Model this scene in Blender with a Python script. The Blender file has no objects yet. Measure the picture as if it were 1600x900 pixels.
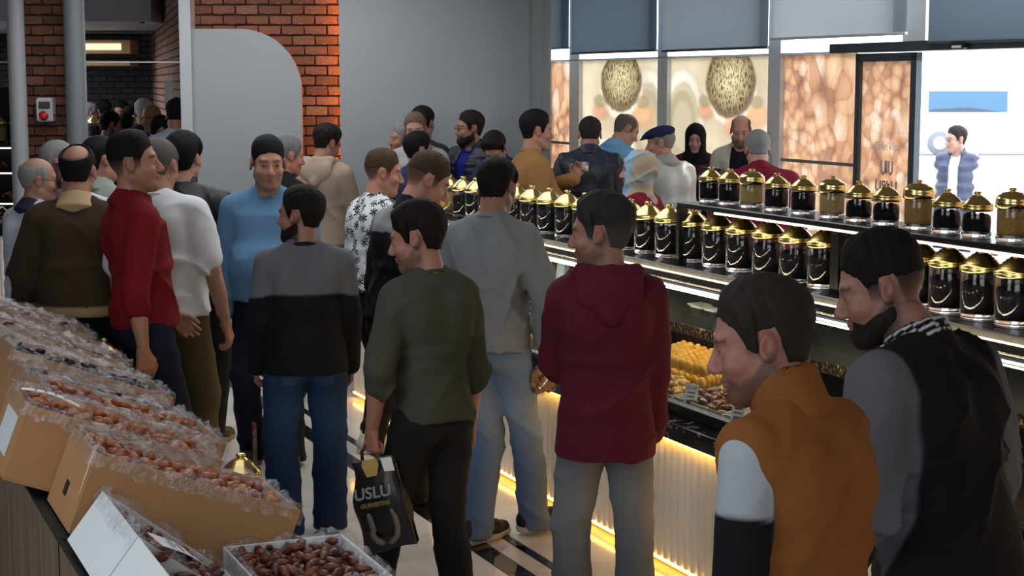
import bpy, math, random
import numpy as np
from mathutils import Matrix, Vector
random.seed(5); np.random.seed(5)
SC = bpy.context.scene
COL = SC.collection

# ------------------------------------------------------------------ camera
FPX, CAMH = 2600.0, 2.14
PITCH = math.atan(320.0 / FPX)
cam_d = bpy.data.cameras.new('camera'); cam_d.sensor_width = 36.0; cam_d.lens = FPX / 1600 * 36
cam_d.clip_start = .05; cam_d.clip_end = 300
cam = bpy.data.objects.new('camera', cam_d); COL.objects.link(cam)
cam.location = (0, 0, CAMH); cam.rotation_euler = (math.pi / 2 - PITCH, 0, 0)
SC.camera = cam
# ------------------------------------------------------------------ world, sun, big lights, exposure
SC.view_settings.view_transform = 'Standard'; SC.view_settings.look = 'None'
SC.view_settings.exposure = 0.0; SC.view_settings.gamma = 1.0; SC.view_settings.use_curve_mapping = False
wd = bpy.data.worlds.new('sky'); SC.world = wd; wd.use_nodes = True
bg = wd.node_tree.nodes['Background']; bg.inputs[0].default_value = (.86, .93, 1.0, 1); bg.inputs[1].default_value = 4.6
sun_d = bpy.data.lights.new('sun', 'SUN'); sun_d.energy = 2.6; sun_d.angle = .02; sun_d.color = (1, .95, .86)
sun = bpy.data.objects.new('sun', sun_d); COL.objects.link(sun)
TH = math.radians(23.5)                       # the counters run along u, customers face along v
U = np.array([-math.sin(TH), math.cos(TH)]); V = np.array([math.cos(TH), math.sin(TH)])
_sd = Vector((-V[0] * .72 - U[0] * .25, -V[1] * .72 - U[1] * .25, -.52)); sun.rotation_euler = _sd.to_track_quat('-Z', 'Y').to_euler()
def arealight(loc, sx, sy, power, col=(.97, .98, 1.0), rot=(0, 0, 0)):  # area light added for brightness
    d = bpy.data.lights.new('fill_light', 'AREA'); d.shape = 'RECTANGLE'; d.size = sx; d.size_y = sy
    d.energy = power; d.color = col
    o = bpy.data.objects.new('fill_light', d); COL.objects.link(o); o.location = loc; o.rotation_euler = rot
    return o
arealight((-1.0, 9.5, 3.22), 3.0, 3.0, 70)  # added overhead fill, unseen above the frame
arealight((-1.2, 4.5, 3.22), 2.5, 3.0, 24)
_left_fill = arealight((-3.7, 1.8, 2.5), 2.2, 1.6, 62, (.86, .94, 1.0)); _left_fill.rotation_euler = (Vector((-.9, 4.4, 1.0)) - Vector((-3.7, 1.8, 2.5))).to_track_quat('-Z', 'Y').to_euler()   # added fill standing in for daylight from the left; no window is built
_back_fill = arealight((.4, -2.6, 2.5), 4.0, 1.4, 105, (.92, .96, 1.0)); _back_fill.rotation_euler = (Vector((.2, 6, 1.0)) - Vector((.4, -2.6, 2.5))).to_track_quat('-Z', 'Y').to_euler()   # added broad fill for people's backs, unseen behind the camera
arealight((-2.2, 12.6, 3.22), 2.5, 1.2, 40)
arealight((3.2, 10.5, 3.22), 1.5, 2.5, 30)
arealight((-6.9, 19.5, 2.75), 2.2, 4.5, 150, (.85, .9, 1))  # added fill for the far room, kept out of view behind the pier
try:
    SC.cycles.max_bounces = 8; SC.cycles.transparent_max_bounces = 24; SC.cycles.diffuse_bounces = 4
    SC.cycles.caustics_reflective = False; SC.cycles.caustics_refractive = False
    SC.cycles.sample_clamp_indirect = 4
except Exception: pass

# ------------------------------------------------------------------ helpers
def A(a, c, z=0.0): return np.array([a * U[0] + c * V[0], a * U[1] + c * V[1], z])
_cp, _sp = math.cos(PITCH), math.sin(PITCH)
def ray(x, y):
    p = (x - 800) / FPX; q = (450 - y) / FPX
    return np.array([p, _cp + q * _sp, -_sp + q * _cp])
def atY(x, y, Y): d = ray(x, y); return np.array([0, 0, CAMH]) + d * (Y / d[1])
def atZ(x, y, z): d = ray(x, y); return np.array([0, 0, CAMH]) + d * ((z - CAMH) / d[2])
def atC(x, y, c):
    d = ray(x, y); t = c / (d[0] * V[0] + d[1] * V[1]); P = np.array([0, 0, CAMH]) + d * t
    return float(P[0] * U[0] + P[1] * U[1]), float(P[2])          # (a, z)
def S(r, g, b):
    f = lambda x: (x / 12.92 if x <= .04045 else ((x + .055) / 1.055) ** 2.4)
    return np.array([f(r / 255), f(g / 255), f(b / 255)])
def rgba(c): return (float(c[0]), float(c[1]), float(c[2]), 1.0)

def tag(o, label=None, cat=None, group=None, kind=None):
    if label: o['label'] = label
    if cat: o['category'] = cat
    if group: o['group'] = group
    if kind: o['kind'] = kind
    return o
def link(o, parent=None):
    COL.objects.link(o)
    if parent is not None: o.parent = parent
    return o
def empty(name, loc=(0, 0, 0), rz=0.0):
    o = bpy.data.objects.new(name, None); o.empty_display_size = .1
    o.location = [float(x) for x in loc]; o.rotation_euler = (0, 0, rz); return link(o)
def copyobj(o, parent=None, **kw):
    n = o.copy(); COL.objects.link(n)
    if parent is not None: n.parent = parent
    return n
def copytree(o, parent=None):
    n = copyobj(o, parent)
    for ch in list(o.children): copytree(ch, n)
    return n

def mesh_np(name, v, faces, cols=None, smooth=True, mats=None, fm=None):
    """faces: (n,4) or (n,3) int array"""
    me = bpy.data.meshes.new(name)
    v = np.asarray(v, np.float32); f = np.asarray(faces, np.int32)
    k = f.shape[1]
    me.vertices.add(len(v)); me.vertices.foreach_set('co', v.ravel())
    me.loops.add(f.size); me.loops.foreach_set('vertex_index', f.ravel())
    me.polygons.add(len(f)); me.polygons.foreach_set('loop_start', np.arange(0, f.size, k, dtype=np.int32))
    me.update(calc_edges=True)
    if smooth: me.polygons.foreach_set('use_smooth', np.ones(len(f), bool))
    if cols is not None:
        ca = me.color_attributes.new('Col', 'FLOAT_COLOR', 'POINT')
        c4 = np.ones((len(v), 4), np.float32); c4[:, :3] = cols; ca.data.foreach_set('color', c4.ravel())
    for m in (mats or []): me.materials.append(m)
    if fm is not None: me.polygons.foreach_set('material_index', np.asarray(fm, np.int32))
    me.update()
    return me

class MB:
    """collects shapes, links them as ONE mesh object"""
    def __init__(s): s.v = []; s.f = []; s.sm = []; s.mi = []; s.cur = 0
    def add(s, vs, fs, smooth=False):
        n = len(s.v); s.v += [tuple(float(q) for q in p) for p in vs]
        for f in fs: s.f.append([i + n for i in f]); s.sm.append(smooth); s.mi.append(s.cur)
        return s
    def box(s, lo, hi, fn=None, bev=0.0):
        x0, y0, z0 = lo; x1, y1, z1 = hi
        if bev <= 0:
            P = [(x0, y0, z0), (x1, y0, z0), (x1, y1, z0), (x0, y1, z0), (x0, y0, z1), (x1, y0, z1), (x1, y1, z1), (x0, y1, z1)]
            F = [(0, 3, 2, 1), (4, 5, 6, 7), (0, 1, 5, 4), (1, 2, 6, 5), (2, 3, 7, 6), (3, 0, 4, 7)]
        else:
            P = []; b = bev
            for z, d in ((z0, b), (z0 + b, 0), (z1 - b, 0), (z1, b)):
                P += [(x0 + d, y0 + d, z), (x1 - d, y0 + d, z), (x1 - d, y1 - d, z), (x0 + d, y1 - d, z)]
            F = [(3, 2, 1, 0), (12, 13, 14, 15)]
            for l in range(3):
                for i in range(4):
                    j = (i + 1) % 4; F.append((l * 4 + i, l * 4 + j, l * 4 + 4 + j, l * 4 + 4 + i))
        if fn: P = [fn(*p) for p in P]
        return s.add(P, F)
    def prism(s, poly, y0, y1, fn=None):
        """polygon in (x,z) (counter-clockwise seen from -y) extruded along y"""
        n = len(poly); P = [(x, y0, z) for x, z in poly] + [(x, y1, z) for x, z in poly]
        F = [tuple(range(n)), tuple(range(2 * n - 1, n - 1, -1))]
        for i in range(n):
            j = (i + 1) % n; F.append((i, i + n, j + n, j))
        if fn: P = [fn(*p) for p in P]
        return s.add(P, F)
    def lathe(s, prof, n=24, c=(0, 0, 0), smooth=True, wob=None):
        P = []; F = []; m = len(prof)
        for i in range(n):
            t = 2 * math.pi * i / n
            for (r, z) in prof:
                w = wob(t, r, z) if wob else 0
                P.append((c[0] + r * math.cos(t), c[1] + r * math.sin(t), c[2] + z + w))
        for i in range(n):
            j = (i + 1) % n
            for k in range(m - 1): F.append((i * m + k, j * m + k, j * m + k + 1, i * m + k + 1))
        return s.add(P, F, smooth)
    def tube(s, pts, r, n=8, closed=False, smooth=True):
        pts = [np.array(p, float) for p in pts]; m = len(pts); P = []; F = []
        rr = r if hasattr(r, '__len__') else [r] * m
        ref = None
        for i in range(m):
            if closed: d = pts[(i + 1) % m] - pts[i - 1]
            else: d = pts[min(i + 1, m - 1)] - pts[max(i - 1, 0)]
            d = d / (np.linalg.norm(d) + 1e-9)
            if ref is None:
                ref = np.array([0, 0, 1.]) if abs(d[2]) < .9 else np.array([1., 0, 0])
            a = np.cross(d, ref); a /= np.linalg.norm(a) + 1e-9; b = np.cross(d, a); ref = -b if False else ref
            for k in range(n):
                t = 2 * math.pi * k / n; P.append(pts[i] + rr[i] * (math.cos(t) * a + math.sin(t) * b))
        for i in range(m if closed else m - 1):
            j = (i + 1) % m
            for k in range(n):
                l = (k + 1) % n; F.append((i * n + k, i * n + l, j * n + l, j * n + k))
        if not closed: F += [tuple(range(n - 1, -1, -1)), tuple(range((m - 1) * n, m * n))]
        return s.add(P, F, smooth)
    def mesh(s, name, mats):
        me = bpy.data.meshes.new(name); me.from_pydata(s.v, [], s.f)
        for m in (mats if isinstance(mats, (list, tuple)) else [mats]): me.materials.append(m)
        me.polygons.foreach_set('use_smooth', s.sm); me.polygons.foreach_set('material_index', s.mi); me.update(); return me
    def obj(s, name, mats, parent=None, kind=None):
        o = bpy.data.objects.new(name, s.mesh(name, mats)); link(o, parent)
        if kind: o['kind'] = kind
        return o

# ------------------------------------------------------------------ materials
class NT:
    def __init__(s, name):
        s.m = bpy.data.materials.new(name); s.m.use_nodes = True; s.t = s.m.node_tree; s.t.nodes.clear()
        s.out = s.n('ShaderNodeOutputMaterial')
    def n(s, typ, **kw):
        nd = s.t.nodes.new(typ)
        for k, v in kw.items(): setattr(nd, k, v)
        return nd
    def l(s, a, b): s.t.links.new(a, b)
    def val(s, node, **kw):
        for k, v in kw.items(): node.inputs[k.replace('_', ' ')].default_value = v
        return node
    def bsdf(s, col=(.5, .5, .5), rough=.5, metal=0.0, spec=.5):
        b = s.n('ShaderNodeBsdfPrincipled'); b.inputs['Base Color'].default_value = rgba(col)
        b.inputs['Roughness'].default_value = rough; b.inputs['Metallic'].default_value = metal
        b.inputs['Specular IOR Level'].default_value = spec; s.l(b.outputs[0], s.out.inputs[0]); return b
    def coord(s, kind='Object', scale=(1, 1, 1), rot=(0, 0, 0)):
        c = s.n('ShaderNodeTexCoord'); m = s.n('ShaderNodeMapping'); m.inputs['Scale'].default_value = scale; m.inputs['Rotation'].default_value = rot
        s.l(c.outputs[kind], m.inputs[0]); return m.outputs[0]
    def noise(s, vec, scale, detail=3, rough=.5):
        n = s.n('ShaderNodeTexNoise'); n.inputs['Scale'].default_value = scale; n.inputs['Detail'].default_value = detail
        n.inputs['Roughness'].default_value = rough
        if vec is not None: s.l(vec, n.inputs['Vector'])
        return n
    def ramp(s, fac, stops):
        r = s.n('ShaderNodeValToRGB'); e = r.color_ramp.elements
        while len(e) < len(stops): e.new(.5)
        for i, (p, c) in enumerate(stops): e[i].position = p; e[i].color = rgba(c)
        s.l(fac, r.inputs[0]); return r.outputs[0]
    def mix(s, a, b, fac, mode='MIX'):
        m = s.n('ShaderNodeMix', data_type='RGBA', blend_type=mode)
        for sock, v in ((m.inputs['Factor'], fac), (m.inputs['A'], a), (m.inputs['B'], b)):
            if hasattr(v, 'is_linked'): s.l(v, sock)
            elif isinstance(v, (int, float)): sock.default_value = v
            else: sock.default_value = rgba(v)
        return [o for o in m.outputs if o.type == 'RGBA'][0]
    def math(s, op, a, b=None):
        m = s.n('ShaderNodeMath', operation=op)
        for i, v in enumerate((a, b)):
            if v is None: continue
            if hasattr(v, 'is_linked'): s.l(v, m.inputs[i])
            else: m.inputs[i].default_value = v
        return m.outputs[0]
    def bump(s, h, b, strength=.3, dist=.01):
        n = s.n('ShaderNodeBump'); n.inputs['Strength'].default_value = strength; n.inputs['Distance'].default_value = dist
        s.l(h, n.inputs['Height']); s.l(n.outputs[0], b.inputs['Normal'])
def plain(name, col, rough=.5, metal=0.0, spec=.5, nscale=0, namp=.15, bump=0.0):
    t = NT(name); b = t.bsdf(col, rough, metal, spec)
    if nscale:
        n = t.noise(t.coord(), nscale, 4)
        t.l(t.mix(np.array(col) * (1 - namp), np.minimum(np.array(col) * (1 + namp), 1), n.outputs[0]), b.inputs['Base Color'])
        if bump: t.bump(n.outputs[0], b, bump, .005)
    return t.m
def emis(name, col, st):
    t = NT(name); e = t.n('ShaderNodeEmission'); e.inputs[0].default_value = rgba(col); e.inputs[1].default_value = st
    t.l(e.outputs[0], t.out.inputs[0]); return t.m
def thin_glass(name, tint=(1, 1, 1), gl=.08, rough=.02, fres=1.45):
    t = NT(name); tr = t.n('ShaderNodeBsdfTransparent'); tr.inputs[0].default_value = rgba(tint)
    g = t.n('ShaderNodeBsdfGlossy'); g.inputs['Roughness'].default_value = rough
    f = t.n('ShaderNodeLayerWeight'); f.inputs[0].default_value = .5
    fr = t.math('ADD', t.math('MULTIPLY', t.math('POWER', f.outputs['Facing'], 5.0), .9), .03 + gl * .25)
    m = t.n('ShaderNodeMixShader'); t.l(fr, m.inputs[0]); t.l(tr.outputs[0], m.inputs[1]); t.l(g.outputs[0], m.inputs[2])
    t.l(m.outputs[0], t.out.inputs[0]); return t.m

M = {}
def attr_fabric(name, rough=.85, bscale=250, bst=.25, metal=0, spec=.2, big=6.0):
    t = NT(name); b = t.bsdf((.5, .5, .5), rough, metal, spec)
    a = t.n('ShaderNodeAttribute'); a.attribute_name = 'Col'
    n2 = t.noise(t.coord(), big, 4); c = t.mix(a.outputs[0], (0, 0, 0), t.math('MULTIPLY', n2.outputs[0], .22))
    t.l(c, b.inputs['Base Color'])
    n = t.noise(t.coord(), bscale, 2); t.bump(n.outputs[0], b, bst, .002); return t.m
M['knit'] = attr_fabric('knit_fabric')
M['denim'] = attr_fabric('denim_fabric', .9, 400, .3, big=14)
M['shiny'] = attr_fabric('nylon_fabric', .5, 60, .2, spec=.4)
M['suede'] = attr_fabric('suede_fabric', .95, 120, .4, big=10)
M['shoe'] = attr_fabric('shoe_leather', .55, 90, .15, spec=.4)
M['hair'] = None
def hairmat():
    t = NT('hair'); b = t.bsdf((.02, .02, .02), .7, 0, .12); a = t.n('ShaderNodeAttribute'); a.attribute_name = 'Col'
    n = t.noise(t.coord(scale=(260, 90, 60)), 1.0, 3)
    t.l(t.mix(a.outputs[0], (0, 0, 0), t.math('MULTIPLY', n.outputs[0], .5)), b.inputs['Base Color']); t.bump(n.outputs[0], b, .7, .006); return t.m
M['hair'] = hairmat()
def skinmat():
    t = NT('skin'); b = t.bsdf((.5, .3, .2), .5, 0, .35); a = t.n('ShaderNodeAttribute'); a.attribute_name = 'Col'
    n = t.noise(t.coord(), 30, 4); c = t.mix(a.outputs[0], (.35, .12, .08), t.math('MULTIPLY', t.math('SUBTRACT', n.outputs[0], .42), .35)); c = t.mix(c, (.70, .68, .69), 1.0, 'MULTIPLY')
    t.l(c, b.inputs['Base Color']); n2 = t.noise(t.coord(), 350, 2); t.bump(n2.outputs[0], b, .12, .002); return t.m
M['skin'] = skinmat()
def floralmat():
    t = NT('palm_print_cotton'); b = t.bsdf((.8, .8, .8), .85, 0, .2)
    # eight-pointed blossoms: angle around each Voronoi cell centre modulates a radius
    co = t.coord('Object', (19, 19, 19)); v = t.n('ShaderNodeTexVoronoi', voronoi_dimensions='3D'); v.inputs['Scale'].default_value = 1.0; t.l(co, v.inputs['Vector'])
    d = t.n('ShaderNodeVectorMath', operation='SUBTRACT'); t.l(co, d.inputs[0]); t.l(v.outputs['Position'], d.inputs[1])
    sp = t.n('ShaderNodeSeparateXYZ'); t.l(d.outputs[0], sp.inputs[0])
    h = t.math('ADD', sp.outputs[0], t.math('MULTIPLY', sp.outputs[1], .8))
    an = t.math('ARCTAN2', sp.outputs[2], h); pet = t.math('ABSOLUTE', t.math('SINE', t.math('MULTIPLY', an, 4.0)))
    rad = t.math('ADD', t.math('MULTIPLY', pet, .46), .10)
    mk = t.math('LESS_THAN', v.outputs['Distance'], rad)
    t.l(t.mix(S(205, 208, 212), S(22, 24, 34), mk), b.inputs['Base Color']); return t.m
M['floral'] = floralmat()
# ------------------------------------------------------------------ implicit surfaces -> meshes (for the figures)
f4 = np.float32
def smin(a, b, k):
    if k <= 0: return np.minimum(a, b)
    h = np.maximum(k - np.abs(a - b), 0) / k
    return np.minimum(a, b) - h * h * (k * .25)
def smax(a, b, k): return -smin(-a, -b, k)
class Field:
    def __init__(s, lo, hi, h):
        s.ax = [np.arange(lo[i], hi[i] + h, h, dtype=f4) for i in range(3)]; s.h = h
        s.F = np.full([len(a) for a in s.ax], 1.0, f4)
    def sl(s, lo, hi, pad):
        r = []
        for i in range(3):
            a = int(np.searchsorted(s.ax[i], lo[i] - pad)); b = int(np.searchsorted(s.ax[i], hi[i] + pad))
            r.append(slice(max(a, 0), min(b, len(s.ax[i]))))
        return tuple(r)
    def grid(s, q=None):
        q = q or (slice(None),) * 3
        return s.ax[0][q[0]][:, None, None], s.ax[1][q[1]][None, :, None], s.ax[2][q[2]][None, None, :]
    def prim(s, p, op='+'):
        fn, lo, hi, k = p
        q = s.sl(lo, hi, k + 3 * s.h)
        if any(x.stop <= x.start for x in q): return
        d = fn(*s.grid(q))
        s.F[q] = smin(s.F[q], d, k) if op == '+' else smax(s.F[q], -d, k)
    def mesh(s):
        F = s.F; sg = F < 0
        n = np.zeros([x - 1 for x in F.shape], np.int8)
        for i in (0, 1):
            for j in (0, 1):
                for k in (0, 1): n += sg[i:F.shape[0] - 1 + i, j:F.shape[1] - 1 + j, k:F.shape[2] - 1 + k]
        I, J, K = np.nonzero((n > 0) & (n < 8)); m = len(I)
        idx = np.full(n.shape, -1, np.int32); idx[I, J, K] = np.arange(m)
        cor = [(i, j, k) for i in (0, 1) for j in (0, 1) for k in (0, 1)]
        val = {c: F[I + c[0], J + c[1], K + c[2]] for c in cor}
        acc = np.zeros((m, 3), f4); cnt = np.zeros(m, f4)
        for c in cor:
            for d in range(3):
                if c[d]: continue
                e = tuple(c[t] + (t == d) for t in range(3)); a, b = val[c], val[e]
                w = ((a < 0) != (b < 0)); t = np.where(w, a / np.where(w, a - b, 1), 0)
                for q in range(3): acc[:, q] += np.where(w, c[q] + (t if q == d else 0), 0)
                cnt += w
        P = acc / cnt[:, None] + np.stack([I, J, K], 1)
        for q in range(3): P[:, q] = s.ax[q][0] + P[:, q] * s.h
        Q = []
        for d in range(3):
            a = np.take(sg, range(F.shape[d] - 1), d); b = np.take(sg, range(1, F.shape[d]), d)
            x = a != b; o = [t for t in range(3) if t != d]
            ii = np.nonzero(x); g = [ii[0].astype(int), ii[1].astype(int), ii[2].astype(int)]
            ok = (g[o[0]] > 0) & (g[o[1]] > 0) & (g[o[0]] < n.shape[o[0]]) & (g[o[1]] < n.shape[o[1]])
            g = [t[ok] for t in g]; inside = a[g[0], g[1], g[2]]
            def cell(u, w):
                t = [g[0].copy(), g[1].copy(), g[2].copy()]; t[o[0]] -= u; t[o[1]] -= w; return idx[t[0], t[1], t[2]]
            q = np.stack([cell(1, 1), cell(0, 1), cell(0, 0), cell(1, 0)], 1)
            fl = inside if d != 1 else ~inside
            q[~fl] = q[~fl][:, ::-1]; Q.append(q)
        Q = np.concatenate(Q); Q = Q[(Q >= 0).all(1)]
        return P.astype(f4), Q
def biggest(v, q):
    if not len(v): return v, q
    lab = np.arange(len(v))
    while True:
        m = lab[q].min(1); new = lab.copy()
        for i in range(4): np.minimum.at(new, q[:, i], m)
        new = new[new]
        if (new == lab).all(): break
        lab = new
    u, c = np.unique(lab, return_counts=True); keep = lab == u[c.argmax()]
    idx = np.cumsum(keep) - 1; return v[keep], idx[q[keep[q[:, 0]]]]
def pC(a, b, ra, rb, k=.03):
    a = np.asarray(a, f4); b = np.asarray(b, f4); ba = b - a; L = float(ba @ ba) + 1e-9
    def fn(x, y, z):
        px, py, pz = x - a[0], y - a[1], z - a[2]
        t = np.clip((px * ba[0] + py * ba[1] + pz * ba[2]) / L, 0, 1)
        return np.sqrt((px - t * ba[0]) ** 2 + (py - t * ba[1]) ** 2 + (pz - t * ba[2]) ** 2) - (ra + (rb - ra) * t)
    r = max(ra, rb); return fn, np.minimum(a, b) - r, np.maximum(a, b) + r, k
def pE(c, r, R=None, k=.03):
    c = np.asarray(c, f4); r = np.asarray(r, f4)
    def fn(x, y, z):
        px, py, pz = x - c[0], y - c[1], z - c[2]
        if R is not None:
            px, py, pz = (R[0, 0] * px + R[1, 0] * py + R[2, 0] * pz, R[0, 1] * px + R[1, 1] * py + R[2, 1] * pz, R[0, 2] * px + R[1, 2] * py + R[2, 2] * pz)
        k0 = np.sqrt((px / r[0]) ** 2 + (py / r[1]) ** 2 + (pz / r[2]) ** 2)
        k1 = np.sqrt((px / r[0] ** 2) ** 2 + (py / r[1] ** 2) ** 2 + (pz / r[2] ** 2) ** 2) + 1e-6
        return (k0 * (k0 - 1) / k1).astype(f4)
    m = r if R is None else np.full(3, r.max()); return fn, c - m, c + m, k
def pD(R, o, za, zb, ra, rb, k=.03, p=2.0):
    """upright elliptical drum in frame (R,o) from za to zb, radii (x,y) ra -> rb"""
    o = np.asarray(o, f4)
    def fn(x, y, z):
        px, py, pz = x - o[0], y - o[1], z - o[2]
        qx = R[0, 0] * px + R[1, 0] * py + R[2, 0] * pz; qy = R[0, 1] * px + R[1, 1] * py + R[2, 1] * pz; qz = R[0, 2] * px + R[1, 2] * py + R[2, 2] * pz
        t = np.clip((qz - za) / (zb - za), 0, 1); rx = ra[0] + (rb[0] - ra[0]) * t; ry = ra[1] + (rb[1] - ra[1]) * t
        k0 = (np.abs(qx / rx) ** p + np.abs(qy / ry) ** p) ** (1 / p)
        d = (k0 - 1) * np.minimum(rx, ry); zc = np.abs(qz - np.clip(qz, min(za, zb), max(za, zb)))
        return (np.sqrt(np.maximum(d, 0) ** 2 + zc ** 2) + np.minimum(d, 0)).astype(f4)
    rr = max(ra[0], rb[0], ra[1], rb[1]); c = [R @ np.array([sx * rr, sy * rr, zz]) + o for sx in (-1, 1) for sy in (-1, 1) for zz in (za, zb)]
    return fn, np.min(c, 0), np.max(c, 0), k
def Rx(d): c, s = math.cos(math.radians(d)), math.sin(math.radians(d)); return np.array([[1, 0, 0], [0, c, -s], [0, s, c]])
def Ry(d): c, s = math.cos(math.radians(d)), math.sin(math.radians(d)); return np.array([[c, 0, s], [0, 1, 0], [-s, 0, c]])
def Rz(d): c, s = math.cos(math.radians(d)), math.sin(math.radians(d)); return np.array([[c, -s, 0], [s, c, 0], [0, 0, 1]])

# ---------------- hands (right-hand coords: x thumb side, y palm normal, z fingers)
_HC = {}
def hand_np(pose, h):
    key = (pose, h)
    if key in _HC: return _HC[key]
    curl = {'relaxed': (22, 28, 20), 'grip': (62, 72, 45), 'pinch': (48, 55, 30), 'hold': (30, 45, 35)}[pose]
    F = Field((-.06, -.05, -.05), (.09, .11, .22), h)
    F.prim(pC((0, 0, -.05), (0, 0, .012), .027, .025, 0))
    for kx, L in ((.031, .074), (.0105, .084), (-.0105, .077), (-.0305, .06)):
        kn = np.array([kx, -.002, .082 if abs(kx) < .02 else .077]); F.prim(pC((kx * .55, 0, .01), kn, .0145, .0125, .014))
    for i, (kx, L) in enumerate(((.031, .074), (.0105, .084), (-.0105, .077), (-.0305, .06))):
        p = np.array([kx, -.002, .082 if abs(kx) < .02 else .077]); ang = 0; sp = (kx * (2.2 if pose == 'relaxed' else .5))
        for s_, (fr, r0, r1) in enumerate(((.44, .0105, .0095), (.32, .0095, .0085), (.24, .0085, .0072))):
            ang += math.radians(curl[s_] + i * 4)
            q = p + L * fr * np.array([sp * math.cos(ang), math.sin(ang), math.cos(ang)]); F.prim(pC(p, q, r0, r1, .004)); p = q
    if pose == 'relaxed': th = [(.018, .004, .018), (.043, .016, .052), (.052, .026, .078), (.053, .036, .1)]
    elif pose == 'hold': th = [(.018, .004, .018), (.045, .02, .045), (.05, .045, .065), (.044, .065, .08)]
    else: th = [(.018, .004, .018), (.042, .024, .045), (.036, .044, .07), (.016, .052, .084)]
    for i, (r0, r1) in enumerate(((.016, .0125), (.0125, .011), (.011, .0085))): F.prim(pC(th[i], th[i + 1], r0, r1, .006))
    _HC[key] = F.mesh(); return _HC[key]

# ---------------- shoes: two shared meshes per style (upper, sole)
_SH = {}
def shoe_meshes(col, sole):
    key = (tuple(np.round(col, 3)), tuple(np.round(sole, 3)))
    if key in _SH: return _SH[key]
    if 'np' not in _SH:
        F = Field((-.09, -.14, -.02), (.09, .25, .17), .008)
        for p in (pC((0, -.06, .05), (.0, .1, .045), .042, .044, .02), pC((0, .1, .042), (-.004, .175, .036), .044, .034, .02), pC((0, -.055, .06), (0, -.045, .095), .043, .04, .02), pC((0, -.03, .1), (0, .08, .05), .036, .034, .02)): F.prim(p)
        X, Y, Z = F.grid(); F.F = smax(F.F, .026 - Z + 0 * X + 0 * Y, .004)
        F.prim(pE((0, -.05, .15), (.03, .038, .045), None, .005), '-'); up = F.mesh()
        G = Field((-.09, -.14, -.02), (.09, .25, .06), .008)
        G.prim(pC((0, -.06, .03), (0, .1, .03), .047, .05, .02)); G.prim(pC((0, .1, .03), (-.004, .178, .03), .05, .04, .02))
        X, Y, Z = G.grid(); G.F = smax(smax(G.F, Z - .03 + 0 * X + 0 * Y, .004), .0 - Z + 0 * X + 0 * Y, .004); _SH['np'] = (up, G.mesh())
    up, so = _SH['np']
    a = mesh_np('shoe', up[0], up[1], np.tile(col, (len(up[0]), 1)), mats=[M['shoe']])
    b = mesh_np('sole', so[0], so[1], np.tile(sole, (len(so[0]), 1)), mats=[M['shoe']])
    _SH[key] = (a, b); return a, b

# ---------------- the figure
SKIN = S(188, 140, 116)
def sstep(x, a, b): t = np.clip((x - a) / (b - a), 0, 1); return t * t * (3 - 2 * t)
def wrinkle(x, y, z, seed):
    s = seed * 1.7
    r1 = 1 - np.abs(np.sin(11 * z + 4 * np.sin(5 * x + s) + 5 * y + 3 * x + s)); r2 = 1 - np.abs(np.sin(14 * x - 10 * z + 3 * np.sin(6 * y + s) + 2 * s))
    m1 = .5 + .5 * np.sin(7 * x + 5 * z + s) * np.cos(6 * y - 4 * z + 2 * s); m2 = .5 + .5 * np.sin(5 * z - 6 * x + 2.3 * s)
    return -((r1 ** 3 - .25) * m1 * 1.3 + (r2 ** 3 - .25) * m2 * .9).astype(f4)
def ik2(p0, p1, l0, l1, hint):
    d = p1 - p0; L = np.linalg.norm(d); Lc = min(L, (l0 + l1) * .999); d = d / L
    a = (l0 * l0 - l1 * l1 + Lc * Lc) / (2 * Lc); hh = math.sqrt(max(l0 * l0 - a * a, 0))
    n = hint - d * (hint @ d); n /= np.linalg.norm(n) + 1e-9
    return p0 + d * a + n * hh, p0 + d * Lc
_SEED = [0]
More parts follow.
